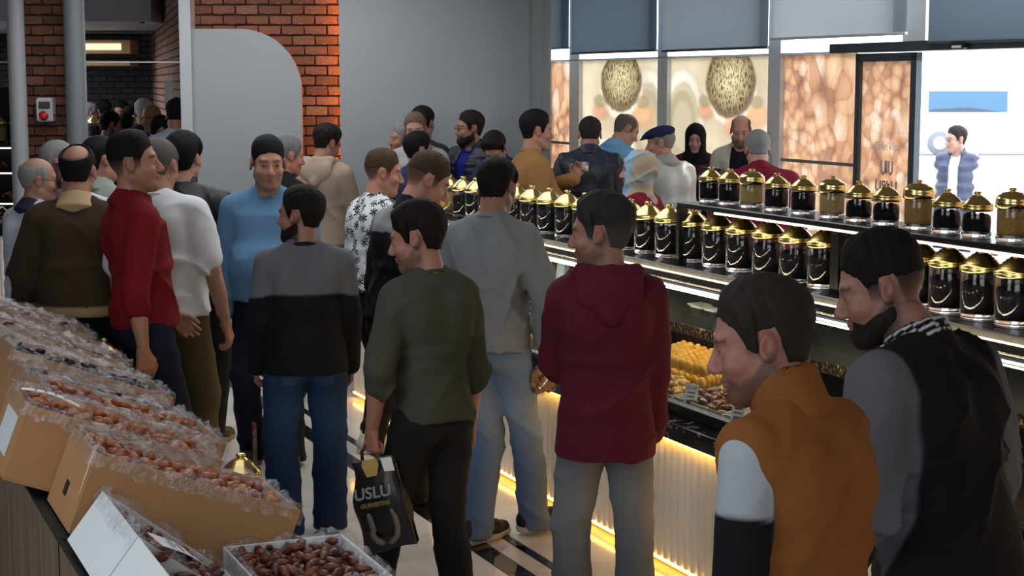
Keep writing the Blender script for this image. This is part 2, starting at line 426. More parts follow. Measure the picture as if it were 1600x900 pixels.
def person(label, head, Y, yaw=0, hy=0, hp=0, hr=0, lean=0, side=0, twist=0, w=1.0, belly=0.0, hs=1.0, lod=1,
           armR=('a', 2, 6, 14), armL=('a', 2, 6, 14), handR='relaxed', handL='relaxed', feet=((.11, 0, -8), (-.11, .04, 8)),
           top=None, legs=None, shoes=None, skin=SKIN, hair=None, beard=None, mus=None, group='shoppers in the shop', floor=0.0, smile=0, nf=0.0):
    _SEED[0] += 1; seed = _SEED[0]
    h_body, h_gar, h_head, h_hand = {0: (.022, .0098, .0042, .0052), 1: (.028, .0145, .0062, .0068), 2: (.034, .021, .0085, .011)}[lod]
    TR = Rz(twist) @ Rx(-lean) @ Ry(side); piv = np.array([0, 0, .95])
    def tp(x, y, z): return TR @ (np.array([x, y, z]) - piv) + piv
    to = tp(0, 0, 0)
    HR = Rz(twist) @ Rx(-lean * .6) @ Ry(side * .5) @ Rz(hy) @ Rx(-hp) @ Ry(hr)
    NK = tp(0, nf, 1.478); HO = NK + HR @ np.array([0, .012, .125 * hs])
    tops = HO + HR @ np.array([0, -.01, (.122 + (.8 * hair.get('top', .02) if hair and 'bald' not in hair else .0)) * hs])
    ztop = max(tops[2], HO[2] + .1 * hs)
    P = atY(head[0], head[1], Y); SCL = (P[2] - floor) / ztop
    Ryaw = Rz(yaw); off = Ryaw @ (HO * SCL)
    loc = np.array([P[0] - off[0], P[1] - off[1], floor])
    root = empty('person', loc, math.radians(yaw)); tag(root, label, 'person', group)
    # joints
    sh = {s: tp(s * .160 * w, -.014, 1.372) for s in (1, -1)}
    arms = {}
    for s, spec in ((1, armR), (-1, armL)):
        if spec[0] == 'a':
            sw, ab, bd = [math.radians(q) for q in spec[1:4]]; tw = math.radians(spec[4] if len(spec) > 4 else 0)
            d = TR @ np.array([s * math.sin(ab), math.sin(sw) * math.cos(ab), -math.cos(sw) * math.cos(ab)]); el = sh[s] + d * .295
            d2 = TR @ np.array([s * math.sin(ab * .4 - tw), math.sin(sw + bd) * math.cos(tw), -math.cos(sw + bd) * math.cos(tw)]); d2 /= np.linalg.norm(d2); wr = el + d2 * .255
        else:
            el, wr = ik2(sh[s], np.array(spec[1], float), .295, .255, np.array(spec[2], float)); d2 = (wr - el) / np.linalg.norm(wr - el)
        roll = spec[-1] if isinstance(spec[-1], dict) else {}
        med = TR @ np.array([-s, 0, 0.]) if 'n' not in roll else np.array(roll['n'], float)
        n = med - d2 * (med @ d2); n /= np.linalg.norm(n); t = np.cross(n, d2) * (1 if s == -1 else -1)
        fd = d2 if 'f' not in roll else np.array(roll['f'], float) / np.linalg.norm(roll['f'])
        if 'f' in roll: n = n - fd * (n @ fd); n /= np.linalg.norm(n); t = np.cross(n, fd) * (1 if s == -1 else -1)
        arms[s] = (sh[s], el, wr, fd, n, t)
    hips = {s: np.array([s * .088 * w, 0, .90]) for s in (1, -1)}
    leg = {}
    for s, ft in ((1, feet[0]), (-1, feet[1])):
        an = np.array([ft[0], ft[1], .09 + (ft[3] if len(ft) > 3 else 0)]); hint = Rz(ft[2]) @ np.array([0, 1., 0.05])
        kn, an = ik2(hips[s], an, .42, .415, hint); leg[s] = (hips[s], kn, an, ft)
    # ---- body
    B = Field((-.62, -.55, .0), (.62, .75, 1.62), h_body) if lod < 2 else Field((-.55, -.5, .0), (.55, .65, 1.6), h_body)
    bp = [pD(TR, to, 1.12, 1.34, (.12 * w, .08 + belly * .3), (.132 * w, .083), .06), pD(TR, to, .98, 1.14, (.125 * w, .082 + belly * .3), (.115 * w, .08 + belly * .35), .06),
          pE((0, -.01, .92), (.14 * w, .095, .1), None, .06), pC(tp(-.12 * w, -.01, 1.385), tp(.12 * w, -.01, 1.385), .052, .052, .05),
          pC(tp(0, -.02, 1.4), HO + HR @ np.array([0, -.02, -.05]) * hs, .062, .052, .05)]
    for s in (1, -1):
        a = arms[s]; bp += [pC(a[0], a[1], .05, .041, .02), pC(a[1], a[1] * .7 + a[2] * .3, .041, .042, .01), pC(a[1] * .7 + a[2] * .3, a[2] - .0 * a[3], .042, .0275, .01)]
        l = leg[s]; bp += [pC(l[0], l[1], .08, .052, .03), pC(l[1], l[2], .052, .036, .02)]
    for p in bp: B.prim(p)
    v, q = B.mesh(); col = np.tile(skin, (len(v), 1)); VS, QS, CS = [v], [q], [col]; nv = len(v)
    # ---- head in its own frame
    H = Field((-.115, -.14, -.2), (.115, .155, .145), h_head)
    nb = HR.T @ (tp(0, -.02, 1.44) - HO) / hs
    for p in (pE((0, -.014, .032), (.0755, .096, .089), None, 0), pE((0, .028, -.042), (.058, .062, .074), None, .03), pE((0, .066, -.098), (.024, .022, .019), None, .022),
              pC((-.052, -.005, -.06), (-.018, .062, -.1), .017, .016, .03), pC((.052, -.005, -.06), (.018, .062, -.1), .017, .016, .03),
              pC((-.034, .075, .024), (.034, .075, .024), .013, .013, .02), pC((0, .086, .01), (0, .107, -.03), .0075, .0125, .012),
              pE((.012, .098, -.036), (.009, .011, .008), None, .006), pE((-.012, .098, -.036), (.009, .011, .008), None, .006),
              pE((.04, .058, -.03), (.024, .026, .022), None, .02), pE((-.04, .058, -.03), (.024, .026, .022), None, .02),
              pC((0, -.018, -.05), nb, .056, .066, .02)): H.prim(p)
    for s in (1, -1):
        H.prim(pE((s * .031, .098, .0), (.019, .014, .013), None, .012), '-'); H.prim(pE((s * .031, .073, .001), (.0155, .0155, .0145), None, .003))
        H.prim(pE((s * .031, .096, .0005), (.0125, .02, .0042), None, .001), '-')
    for p in (pE((0, .087, -.0585), (.022, .0115, .006), None, .004), pE((0, .0855, -.07), (.019, .011, .0065), None, .004)): H.prim(p)
    for s in (1, -1):
        R = Rz(s * -22) @ Rx(12); H.prim(pE((s * .08, -.012, -.005), (.0085, .02, .032), R, .006)); H.prim(pE((s * .089, -.008, -.004), (.006, .01, .017), R, .006), '-')
    headF = H.F.copy(); X, Yg, Z = H.grid()
    hv, hq = H.mesh(); x, y, z = hv.T; ax = np.abs(x)
    hc = np.tile(skin, (len(hv), 1)).astype(float)
    def blend(m, c): hc[:] = hc * (1 - m[:, None]) + np.asarray(c)[None] * m[:, None]
    ear = (ax > .076) & (np.abs(y + .012) < .03); blend(ear * .35, S(170, 85, 70))
    blend(np.exp(-((ax - .04) ** 2 + (z + .03) ** 2) / .0006) * (y > .03) * .22, S(175, 85, 70))
    lip = np.exp(-(((z + .0642) / .0085) ** 2 + (x / .021) ** 4)) * (y > .082); blend(np.clip(lip, 0, 1) * .7, S(160, 82, 74))
    hcol = np.asarray(hair['col'] if hair else S(30, 26, 24)); 
    brow = np.exp(-(((z - .026 + (ax - .03) ** 2 * 6) / .005) ** 2)) * (ax > .01) * (ax < .05) * (y > .05); blend(np.clip(brow, 0, 1) * .85, hcol * .8)
    lash = np.exp(-(((z - .0055) / .002) ** 2)) * (np.abs(ax - .031) < .0125) * (y > .07); blend(lash * .7, S(25, 18, 16))
    zl_y = [-.2, -.085, -.045, -.035, .004, .006, .03, .034, .05, .072, .09, .2]; 
    fr = (hair or {}).get('front', .078); nape = (hair or {}).get('nape', -.06); sb = (hair or {}).get('sb', -.02)
    zl_z = [nape, nape, nape + .015, .03, .03, sb, sb, .02, fr - .03, fr - .012, fr, fr + .02]
    if hair:
        zl = np.interp(y, zl_y, zl_z); m = sstep(z - zl, -.008, .012) * (ax < .0795)
        if 'bald' in hair: rr = np.sqrt(x ** 2 + (np.maximum(y, 0) * .3 + np.minimum(y + .03, 0)) ** 2); m = m * (1 - sstep(hair['bald'] - rr, -.004, .012) * (z > .01) * .9)
        if 'bpt' in hair: m = m * (1 - .85 * sstep(hair['bpt'][2] - np.sqrt(x ** 2 + (y - hair['bpt'][0]) ** 2 + (z - hair['bpt'][1]) ** 2), -.004, .014))
        side = np.asarray(hair.get('side_col', hcol)); t = sstep(z, -.04, .06)[:, None]; cc = side * (1 - t) + hcol * t
        fade = hair.get('fade', .85); hi_ = max(hair.get('hi', .0), .0); mm = m * (fade * (.35 + .65 * sstep(z - zl, .0, max(.03, hi_ + .03))) + (1 - fade) * sstep(z, .0, .07)) if hi_ <= 0 else m * (.42 + .58 * sstep(z, np.maximum(zl, -.055), hi_ + .004)); hc = hc * (1 - mm[:, None]) + cc * mm[:, None]
    if beard is not None:
        bc, bst = beard[0], beard[1]
        line = np.interp(y, [-.02, 0, .03, .06, .085, .12], [.0, -.02, -.05, -.062, -.05, -.047])
        m = sstep(line - z, -.004, .014) * sstep(y, -.035, -.01) * sstep(z, -.15, -.115) * (1 - np.clip(lip * 1.5, 0, 1)); m = m * (1 - ((z > -.046) & (y > .08)))
        blend(m * bst, np.asarray(bc))
    v = (HR @ (hv.T * hs)).T + HO; VS.append(v); QS.append(hq + nv); CS.append(hc); nv += len(v)
    # ---- hands
    for s, ps in ((1, handR), (-1, handL)):
        if ps is None: continue
        a = arms[s]; hv2, hq2 = hand_np(ps, h_hand); Mx = np.stack([a[5], a[4], a[3]], 1)
        v = (Mx @ hv2.T).T * .98 + a[2]; qq = hq2 if np.linalg.det(Mx) > 0 else hq2[:, ::-1]
        VS.append(v); QS.append(qq + nv); CS.append(np.tile(skin * np.array([1, .94, .9]), (len(v), 1))); nv += len(v)
    V_ = np.concatenate(VS) * SCL
    body = bpy.data.objects.new('body', mesh_np('body', V_, np.concatenate(QS), np.concatenate(CS), mats=[M['skin']])); link(body, root)
    J = dict(root=root, tp=tp, TR=TR, to=to, arms=arms, leg=leg, HR=HR, HO=HO, hs=hs, SCL=SCL, w=w, belly=belly, hg=h_gar, hh=h_head, seed=seed, yaw=yaw, loc=loc, body=body, lod=lod)
    def head_obj(name, v, q, c, mat):
        v = ((HR @ (v.T * hs)).T + HO) * SCL
        o = bpy.data.objects.new(name, mesh_np(name, v, q, c, mats=[mat])); return link(o, root)
    J['head_obj'] = head_obj
    # ---- eyes
    if lod < 2:
        for s in (1, -1):
            mb = MB(); prof = [(.0118 * math.sin(t), -.0118 * math.cos(t)) for t in np.linspace(0, math.pi, 9)]
            mb.lathe(prof, 12); v = np.array(mb.v); fwd = v[:, 2].copy(); v = np.stack([v[:, 0], v[:, 2], v[:, 1]], 1)
            g = (.15 * s if False else 0); cc = np.where((v[:, 1] > .0105)[:, None], S(22, 14, 10), np.where((v[:, 1] > .0088)[:, None], S(60, 38, 26), S(200, 195, 190)))
            head_obj('eye', v + np.array([s * .031, .0738, .0012]), np.array([f[::-1] for f in mb.f]), cc, M['shoe'])
    # ---- hair
    if hair and not hair.get('none'):
        th, ts = hair.get('top', .02), hair.get('side', .008)
        G = Field((-.125, -.15, -.11), (.125, .15, .165), h_head); X, Yg, Z = G.grid()
        base = pE((0, -.014, .032), (.0755, .096, .089), None, 0)[0](X, Yg, Z)
        jaw = pE((0, -.022, -.05), (.053, .056, .055), None, 0)[0](X, Yg, Z); base = smin(base, jaw, .04)
        t = sstep(Z, .0, .085); thick = ts + (th - ts) * t + hair.get('quiff', 0) * sstep(Yg, .02, .08) * t
        nz = (np.sin(70 * X + 5 * np.sin(31 * Yg) + 40 * Z) * np.sin(55 * Yg + 4 * np.sin(37 * X) + seed) * .6 + np.sin(120 * X + 90 * Yg + 3 * np.sin(60 * Z)) * .3)
        zl = np.interp(Yg, zl_y, zl_z).astype(f4); hi = hair.get('hi', -.2); zl = np.where(Yg < .045, np.maximum(zl, hi), np.maximum(zl, hi * .9)) + .0025 * np.sin(90 * X + 40 * Yg) * np.sin(70 * Yg + 55 * X); tpz = .05 + .95 * sstep(Z - zl, 0, hair.get('taper', .075)); d = base - .0018 - thick * tpz + nz * hair.get('rough', .0025) * (.3 + .7 * tpz)
        d = smax(d, (zl - Z + .004 * np.sin(150 * X + 60 * Yg) * np.sin(130 * Yg + 40 * X)) * .8, .006)
        if 'bpt' in hair: d = smax(d, (hair['bpt'][2] - np.sqrt(X ** 2 + (Yg - hair['bpt'][0]) ** 2 + (Z - hair['bpt'][1]) ** 2)).astype(f4), .01)
        if 'bald' in hair: rr = np.sqrt(X ** 2 + (np.maximum(Yg, 0) * .3 + np.minimum(Yg + .03, 0)) ** 2); d = smax(d, np.minimum(hair['bald'] - rr, Z - .02).astype(f4), .01)
        d = smax(d, -(pE((.09, -.01, -.004), (.03, .019, .03), None, 0)[0](np.abs(X), Yg, Z)), .006)
        G.F = d.astype(f4); gv, gq = biggest(*G.mesh())
        if len(gv):
            t = sstep(gv[:, 2], -.03, .06)[:, None]; side = np.asarray(hair.get('side_col', hcol)); cc = side * (1 - t) + hcol * t
            head_obj('hair', gv, gq, cc, M['hair'])
    if beard is not None and len(beard) > 2:
        G = Field((-.115, -.06, -.17), (.115, .145, .03), h_head); X, Yg, Z = G.grid()
        i0 = [int(round((G.ax[i][0] - H.ax[i][0]) / h_head)) for i in range(3)]
        Hf = pE((0, .028, -.042), (.058, .062, .074), None, 0)[0](X, Yg, Z)
        for p in (pE((0, .066, -.098), (.024, .022, .019), None, .022), pC((-.052, -.005, -.06), (-.018, .062, -.1), .017, .016, .03), pC((.052, -.005, -.06), (.018, .062, -.1), .017, .016, .03)): Hf = smin(Hf, p[0](X, Yg, Z), p[3])
        line = np.interp(Yg, [-.02, 0, .03, .06, .085, .12], [.0, -.02, -.045, -.055, -.045, -.043]).astype(f4)
        d = Hf - beard[2] * (.2 + .8 * sstep(line - Z, 0, .035)) + .0018 * np.sin(110 * X) * np.sin(95 * Yg + 60 * Z)
        d = smax(smax(d, (Z - line) * .8, .008), (-.02 - Yg) * 1.0, .01)
        d = smax(d, -pE((0, .1, -.0645), (.021, .03, .0085), None, 0)[0](X, Yg, Z), .004); d = smax(d, -pE((0, .11, -.035), (.02, .03, .012), None, 0)[0](X, Yg, Z), .004)
        G.F = d.astype(f4); gv, gq = biggest(*G.mesh())
        if len(gv): head_obj('beard', gv, gq, np.tile(np.asarray(beard[0]), (len(gv), 1)), M['hair'])
    if legs: trousers(J, **legs)
    if top:
        for tkw in (top if isinstance(top, list) else [top]): garment(J, **tkw)
    if shoes and lod < 2:
        up, so = shoe_meshes(*shoes)
        for s in (1, -1):
            l = leg[s]; o = bpy.data.objects.new('shoe', up); link(o, root)
            o.location = Vector(((l[2] - np.array([0, 0, .09])) * SCL).tolist()); o.location.z = max(o.location.z, 0.0)
            o.rotation_euler = (math.radians(-(l[3][4] if len(l[3]) > 4 else 0)), 0, math.radians(l[3][2])); o.scale = (SCL,) * 3
            b = bpy.data.objects.new('sole', so); link(b, o)
    return J

def armdist(J, v):
    out = np.full(len(v), 9.0); par = np.zeros(len(v))
    for s in (1, -1):
        a = J['arms'][s]; tot = .55; acc = 0
        for p, q, L in ((a[0], a[1], .295), (a[1], a[2], .255)):
            ba = q - p; t = np.clip(((v - p) @ ba) / (ba @ ba), 0, 1); d = np.linalg.norm(v - p - t[:, None] * ba, axis=1)
            m = d < out; out[m] = d[m]; par[m] = (acc + t[m] * L) / tot; acc += L
    return out, par
def garment(J, name='sweater', col=(.2, .2, .2), colfn=None, loose=.018, sleeve=2.0, hem=.93, hemr=None, mat='knit', wr=.004, quilt=None, collar=None, collar_col=None, hood=False,
            open_front=None, cuff=None, neck=.0, drape=1.0, shoulder=1.0):
    """sleeve: 0 none, 1 to the elbow, 2 to the wrist"""
    tp, TR, to, w, bl = J['tp'], J['TR'], J['to'], J['w'], J['belly']; h = J['hg']
    G = Field((-.66, -.6, min(hem, .8) - .12), (.66, .8, 1.64), h); l = loose; s0 = TR
    ry = .108 + l + bl * .25
    pr = [pD(TR, to, hem - .02, 1.16, (max(.152 * w, .17 * w - max(0, hem - .84) * .25) + l * (1.0 if hemr is None else hemr), ry + .016 + bl * .6), (.132 * w + l * .9, ry - .006 + bl * .3), .05, 2.2), pD(TR, to, 1.16, 1.35, (.132 * w + l * .9, ry - .006 + bl * .3), (.142 * w + l * .7, .098 + l), .05, 2.2), pE(tp(0, -.04, 1.43 + neck), (.092, .064, .052), TR, .03),
          pC(tp(-.124 * w * shoulder, -.014, 1.378), tp(.124 * w * shoulder, -.014, 1.378), .058 + l * .6, .058 + l * .6, .05),
          pC(tp(.12, -.02, 1.4), tp(.025, -.02, 1.468 + neck), .04 + l * .4, .046, .04), pC(tp(-.12, -.02, 1.4), tp(-.025, -.02, 1.468 + neck), .04 + l * .4, .046, .04),
          pE(tp(.075, -.07, 1.3), (.085, .05 + l, .12), TR, .05), pE(tp(-.075, -.07, 1.3), (.085, .05 + l, .12), TR, .05)]
    if bl > 0: pr.append(pE(tp(0, .05 + bl * .4, 1.06), (.14 * w + l, .075 + l + bl * .7, .15), TR, .06))
    for p in pr: G.prim(p)
    X, Yg, Z = G.grid(); zt = TR[0, 2] * (X - to[0]) + TR[1, 2] * (Yg - to[1]) + TR[2, 2] * (Z - to[2])
    hemw = hem + .006 * np.sin(14 * X + J['seed']) * np.cos(11 * Yg)
    G.F = smax(G.F, (hemw - zt).astype(f4), .006)
    if sleeve > 0:
        for s in (1, -1):
            a = J['arms'][s]; u = min(sleeve, 1.0); e = a[0] + (a[1] - a[0]) * u
            G.prim(pC(a[0], e, .055 + l * .75, .058 + l * .8 + (.044 - .058) * u, .02))
            if sleeve > 1:
                u = sleeve - 1; e2 = a[1] + (a[2] - a[1]) * u; G.prim(pC(a[1], e2, .045 + l * .8, .045 + l * .7 - .014 * u, .012))
                if cuff is None or cuff: G.prim(pC(e2 - (a[2] - a[1]) * .12, e2, .041 + l * .55 - .01 * u, .039 + l * .55 - .01 * u, .004))
    else:
        for s in (1, -1): G.prim(pE(tp(s * (.160 * w + .012), -.012, 1.385), (.04, .064 + l * .4, .08), TR, .02))
    X, Yg, Z = G.grid()
    near = np.abs(G.F) < .035; ii = np.nonzero(near); gx, gy, gz = G.ax[0][ii[0]], G.ax[1][ii[1]], G.ax[2][ii[2]]
    ztt = TR[0, 2] * (gx - to[0]) + TR[1, 2] * (gy - to[1]) + TR[2, 2] * (gz - to[2])
    amp = wr * 1.9 * (1 + 1.2 * np.exp(-((ztt - 1.06) / .1) ** 2))
    G.F[ii] += (amp * wrinkle(gx, gy, gz, J['seed'])).astype(f4)
    if quilt: G.F[ii] += (quilt[1] * (1 - np.abs(np.sin(np.pi * ztt / quilt[0])) * 2) + (quilt[2] * np.sign(np.sin(gx * 55)) * 0 if len(quilt) > 2 else 0)).astype(f4)
    if open_front:
        xt = TR[0, 0] * (X - to[0]) + TR[1, 0] * (Yg - to[1]) + TR[2, 0] * (Z - to[2]); yt = TR[0, 1] * (X - to[0]) + TR[1, 1] * (Yg - to[1]) + TR[2, 1] * (Z - to[2])
        G.F = smax(G.F, (np.minimum(open_front - np.abs(xt), yt - .03)).astype(f4), .01)
    v, q = G.mesh()
    vT = (TR.T @ (v - to).T).T; ad, ap = armdist(J, v)
    c = np.tile(np.asarray(col, float), (len(v), 1)) if colfn is None else colfn(v, vT, ad, ap)
    o = bpy.data.objects.new(name, mesh_np(name, v * J['SCL'], q, c, mats=[M[mat]])); link(o, J['root'])
    # collar / hood
    cc = collar_col if collar_col is not None else col
    if collar:
        K = Field((-.22, -.25, 1.3), (.22, .35, 1.68), min(h, .009)); kind, ht = collar[0], collar[1]; rad = collar[2] if len(collar) > 2 else .07
        R2 = TR @ Rx(-20); o2 = tp(0, -.012, 1.455 + (collar[3] if len(collar) > 3 else 0))
        if kind == 'crew':
            n = 18; pts = [R2 @ np.array([rad * math.cos(t), rad * 1.02 * math.sin(t), 0]) + o2 for t in np.linspace(0, 2 * math.pi, n, endpoint=False)]
            for i in range(n): K.prim(pC(pts[i], pts[(i + 1) % n], ht, ht, .002))
        else:
            K.prim(pD(R2, o2, -.03, ht, (rad + .012, rad + .014), (rad + .004, rad + .006), 0)); K.prim(pD(R2, o2, -.08, ht + .08, (rad - .004, rad - .002), (rad - .012, rad - .008), .004), '-')
            if kind == 'fold': K.prim(pD(R2, o2, -.035, ht * .75, (rad + .04, rad + .035), (rad + .008, rad + .01), .01)); K.prim(pD(R2, o2, -.1, ht + .1, (rad - .004, rad - .002), (rad - .012, rad - .008), .004), '-')
            if kind in ('stand', 'fold', 'notch') and len(collar) > 4:
                X, Yg, Z = K.grid(); xt = TR[0, 0] * (X - o2[0]) + TR[1, 0] * (Yg - o2[1]); yt = TR[0, 1] * (X - o2[0]) + TR[1, 1] * (Yg - o2[1])
                K.F = smax(K.F, (np.minimum(collar[4] - np.abs(xt), yt)).astype(f4), .006)
        kv, kq = K.mesh()
        if len(kv):
            kc = cc(kv, (R2.T @ (kv - o2).T).T) if callable(cc) else np.tile(np.asarray(cc, float), (len(kv), 1))
            ko = bpy.data.objects.new('collar', mesh_np('collar', kv * J['SCL'], kq, kc, mats=[M[mat]])); link(ko, o)
    if hood:
        K = Field((-.26, -.3, 1.2), (.26, .25, 1.66), min(h, .01))
        arc = [tp(x, y, z) for x, y, z in ((-.085, .075, 1.405), (-.118, .01, 1.45), (-.1, -.07, 1.475), (0, -.105, 1.48), (.1, -.07, 1.475), (.118, .01, 1.45), (.085, .075, 1.405))]
        for i in range(6): K.prim(pC(arc[i], arc[i + 1], .03, .03, .012))
        K.prim(pE(tp(0, -.125, 1.40), (.125, .045, .085), TR @ Rx(-12), .03)); K.prim(pC(tp(-.09, -.1, 1.44), tp(0, -.155, 1.32), .03, .03, .025)); K.prim(pC(tp(.09, -.1, 1.44), tp(0, -.155, 1.32), .03, .03, .025))
        K.prim(pE(tp(0, -.03, 1.52), (.07, .075, .07), TR, .02), '-')
        jj = np.nonzero(np.abs(K.F) < .03); K.F[jj] += (.005 * wrinkle(K.ax[0][jj[0]] * 1.5, K.ax[1][jj[1]] * 1.5, K.ax[2][jj[2]] * 1.5, J['seed'] + 3)).astype(f4)
        kv, kq = K.mesh(); ko = bpy.data.objects.new('hood', mesh_np('hood', kv * J['SCL'], kq, np.tile(np.asarray(cc, float), (len(kv), 1)), mats=[M[mat]])); link(ko, o)
    return o
def trousers(J, col=(.02, .02, .03), colfn=None, mat='denim', name='trousers', loose=.006, wr=.006, rise=.97, butt=1.0):
    w, bl = J['w'], J['belly']; G = Field((-.42, -.7, .0), (.42, .75, 1.12), J['hg'] * 1.1)
    G.prim(pD(np.eye(3), (0, -.005, 0), .88, rise, (.158 * w + loose, .108 + loose + bl * .3), (.135 * w, .09 + bl * .4), .05, 2.3))
    for s in (1, -1):
        l = J['leg'][s]; G.prim(pE((s * .072 * w, -.045, .875), (.082, .078 * butt, .085), None, .04))
        G.prim(pC(l[0] + np.array([0, 0, -.02]), l[1], .094 + loose, .068 + loose, .02)); G.prim(pC(l[1], l[1] * .55 + l[2] * .45, .068 + loose, .066 + loose, .02)); G.prim(pC(l[1] * .55 + l[2] * .45, l[2] + np.array([0, -.022, -.06]), .066 + loose, .068 + loose, .02))
    ii = np.nonzero(np.abs(G.F) < .035); x, y, z = G.ax[0][ii[0]], G.ax[1][ii[1]], G.ax[2][ii[2]]
    amp = wr * 1.4 * (.6 + 1.1 * np.exp(-((z - .47) / .12) ** 2) + 1.3 * np.exp(-((z - .12) / .09) ** 2) + .6 * np.exp(-((z - .8) / .07) ** 2))
    G.F[ii] += (amp * (wrinkle(x * .6, y * .6, z * 1.5, J['seed'] + 7))).astype(f4)
    X, Yg, Z = G.grid(); G.F = smax(smax(G.F, (.022 - Z + 0 * X + 0 * Yg).astype(f4), .01), (Z - rise + 0 * X + 0 * Yg).astype(f4), .01)
    v, q = G.mesh(); c = np.tile(np.asarray(col, float), (len(v), 1)) if colfn is None else colfn(v, v, None, None)
    o = bpy.data.objects.new(name, mesh_np(name, v * J['SCL'], q, c, mats=[M[mat]])); link(o, J['root']); J['trousers'] = o; return o
def jeans(base, fade):
    base, fade = np.asarray(base), np.asarray(fade)
    def fn(v, *_):
        m = np.exp(-((v[:, 2] - .6) / .16) ** 2) * .6 + np.exp(-((v[:, 2] - .85) / .06) ** 2) * .3; m = np.clip(m, 0, 1)[:, None]
        return base * (1 - m) + fade * m
    return fn
def pockets(J, col, mat):
    """two back pockets laid onto the seat of the jeans"""
    from mathutils.bvhtree import BVHTree
    me = J['trousers'].data; bvh = BVHTree.FromPolygons([v.co for v in me.vertices], [list(p.vertices) for p in me.polygons]); k = J['SCL']
    for s in (1, -1):
        mb = MB(); n = 9; P = []
        for i in range(n + 1):
            for j in range(n + 1):
                u, w_ = i / n, j / n; x = s * .082 + (u - .5) * .12 * (1 - .12 * w_); z = .905 - w_ * .135 + (.03 * abs(u - .5) if j == n else 0)
                hit = bvh.ray_cast(Vector((x * k, -.8, z * k)), Vector((0, 1, 0)))
                y = (hit[0].y if hit[0] else -.12 * k); edge = i in (0, n) or j in (0, n); P.append((x * k, y + (.004 if edge else -.005), z * k))
        mb.add(P, [(i * (n + 1) + j, (i + 1) * (n + 1) + j, (i + 1) * (n + 1) + j + 1, i * (n + 1) + j + 1) for i in range(n) for j in range(n)], True)
        mb.obj('back_pocket', mat, J['trousers'])
# ------------------------------------------------------------------ more materials
GREY = S(118, 122, 124)
M['wall_grey'] = plain('grey_wall_paint', S(150, 156, 160), .6, nscale=3, namp=.03)
M['col_light'] = plain('light_grey_paint', S(176, 180, 184), .5)
M['col_dark'] = plain('mid_grey_paint', S(120, 125, 128), .5)
M['mortar'] = plain('dark_mortar', S(62, 54, 50), .95, nscale=40, namp=.3, bump=.4)
def brickmat():
    t = NT('brick_clay'); b = t.bsdf((.3, .12, .07), .9, 0, .2); oi = t.n('ShaderNodeObjectInfo')
    c = t.ramp(oi.outputs['Random'], [(0, S(122, 80, 64)), (.3, S(156, 108, 88)), (.55, S(140, 94, 76)), (.8, S(110, 76, 64)), (1, S(170, 124, 102))])
    n = t.noise(t.coord(), 26, 5, .6); n2 = t.noise(t.coord(), 7, 3)
    c = t.mix(c, S(86, 58, 48), t.math('MULTIPLY', n.outputs[0], .75)); c = t.mix(c, S(190, 150, 126), t.math('MULTIPLY', t.math('GREATER_THAN', n2.outputs[0], .62), .35))
    t.l(c, b.inputs['Base Color']); t.bump(n.outputs[0], b, .8, .02); return t.m
M['brick'] = brickmat()
def brickwall_far(name, c1, c2, mort):
    t = NT(name); b = t.bsdf((.1, .1, .1), .85, 0, .2); bt = t.n('ShaderNodeTexBrick'); t.l(t.coord('UV' if False else 'Object', (1, 1, 1), (math.pi / 2, 0, 0)), bt.inputs['Vector'])
    bt.inputs['Color1'].default_value = rgba(c1); bt.inputs['Color2'].default_value = rgba(c2); bt.inputs['Mortar'].default_value = rgba(mort)
    bt.inputs['Scale'].default_value = 1; bt.inputs['Brick Width'].default_value = .2; bt.inputs['Row Height'].default_value = .083; bt.inputs['Mortar Size'].default_value = .01
    t.l(bt.outputs[0], b.inputs['Base Color']); t.bump(bt.outputs[1], b, -.4, .01); return t.m
M['tile'] = None
def tilemat():
    t = NT('white_marble_tile'); b = t.bsdf((.7, .7, .7), .09, 0, .5); oi = t.n('ShaderNodeObjectInfo')
    n = t.noise(t.coord(), 2.2, 6, .65); c = t.ramp(n.outputs[0], [(.35, S(196, 196, 192)), (.6, S(222, 221, 216)), (.75, S(206, 202, 196))])
    t.l(t.mix(c, S(190, 190, 188), t.math('MULTIPLY', oi.outputs['Random'], .4)), b.inputs['Base Color']); return t.m
M['tile'] = tilemat()
def blackmarble(name, base=S(20, 20, 22), vein=S(150, 140, 130), th=.03, rough=.12):
    t = NT(name); b = t.bsdf(base, rough, 0, .5); n = t.noise(t.coord('Object', (1, 1, 2.2), (.3, .4, .8)), 3.2, 7, .7)
    d = t.math('ABSOLUTE', t.math('SUBTRACT', n.outputs[0], .5)); m = t.math('LESS_THAN', d, th * .35)
    n2 = t.noise(t.coord(), 9, 3); m2 = t.math('MULTIPLY', m, t.math('GREATER_THAN', n2.outputs[0], .5))
    t.l(t.mix(base, vein, m2), b.inputs['Base Color']); return t.m
M['marble'] = blackmarble('black_marble')
M['black_tile'] = blackmarble('black_marble_strip', S(22, 22, 24), S(90, 84, 78), .02, .08)
M['grout'] = plain('pale_grout', S(150, 148, 144), .7)
M['ceil'] = plain('ceiling_paint', S(150, 152, 154), .8)
M['black'] = plain('black_lacquer', S(16, 16, 18), .25)
M['matblack'] = plain('matt_black', S(20, 20, 22), .7)
M['steel_dark'] = plain('anthracite_metal', S(72, 82, 88), .4, .3)
M['alu'] = plain('aluminium_frame', S(222, 224, 226), .4, .0)
M['white'] = plain('white_panel', S(226, 226, 222), .5)
M['gold'] = plain('polished_gold', S(230, 208, 140), .2, 1.0)
M['gold_trim'] = None
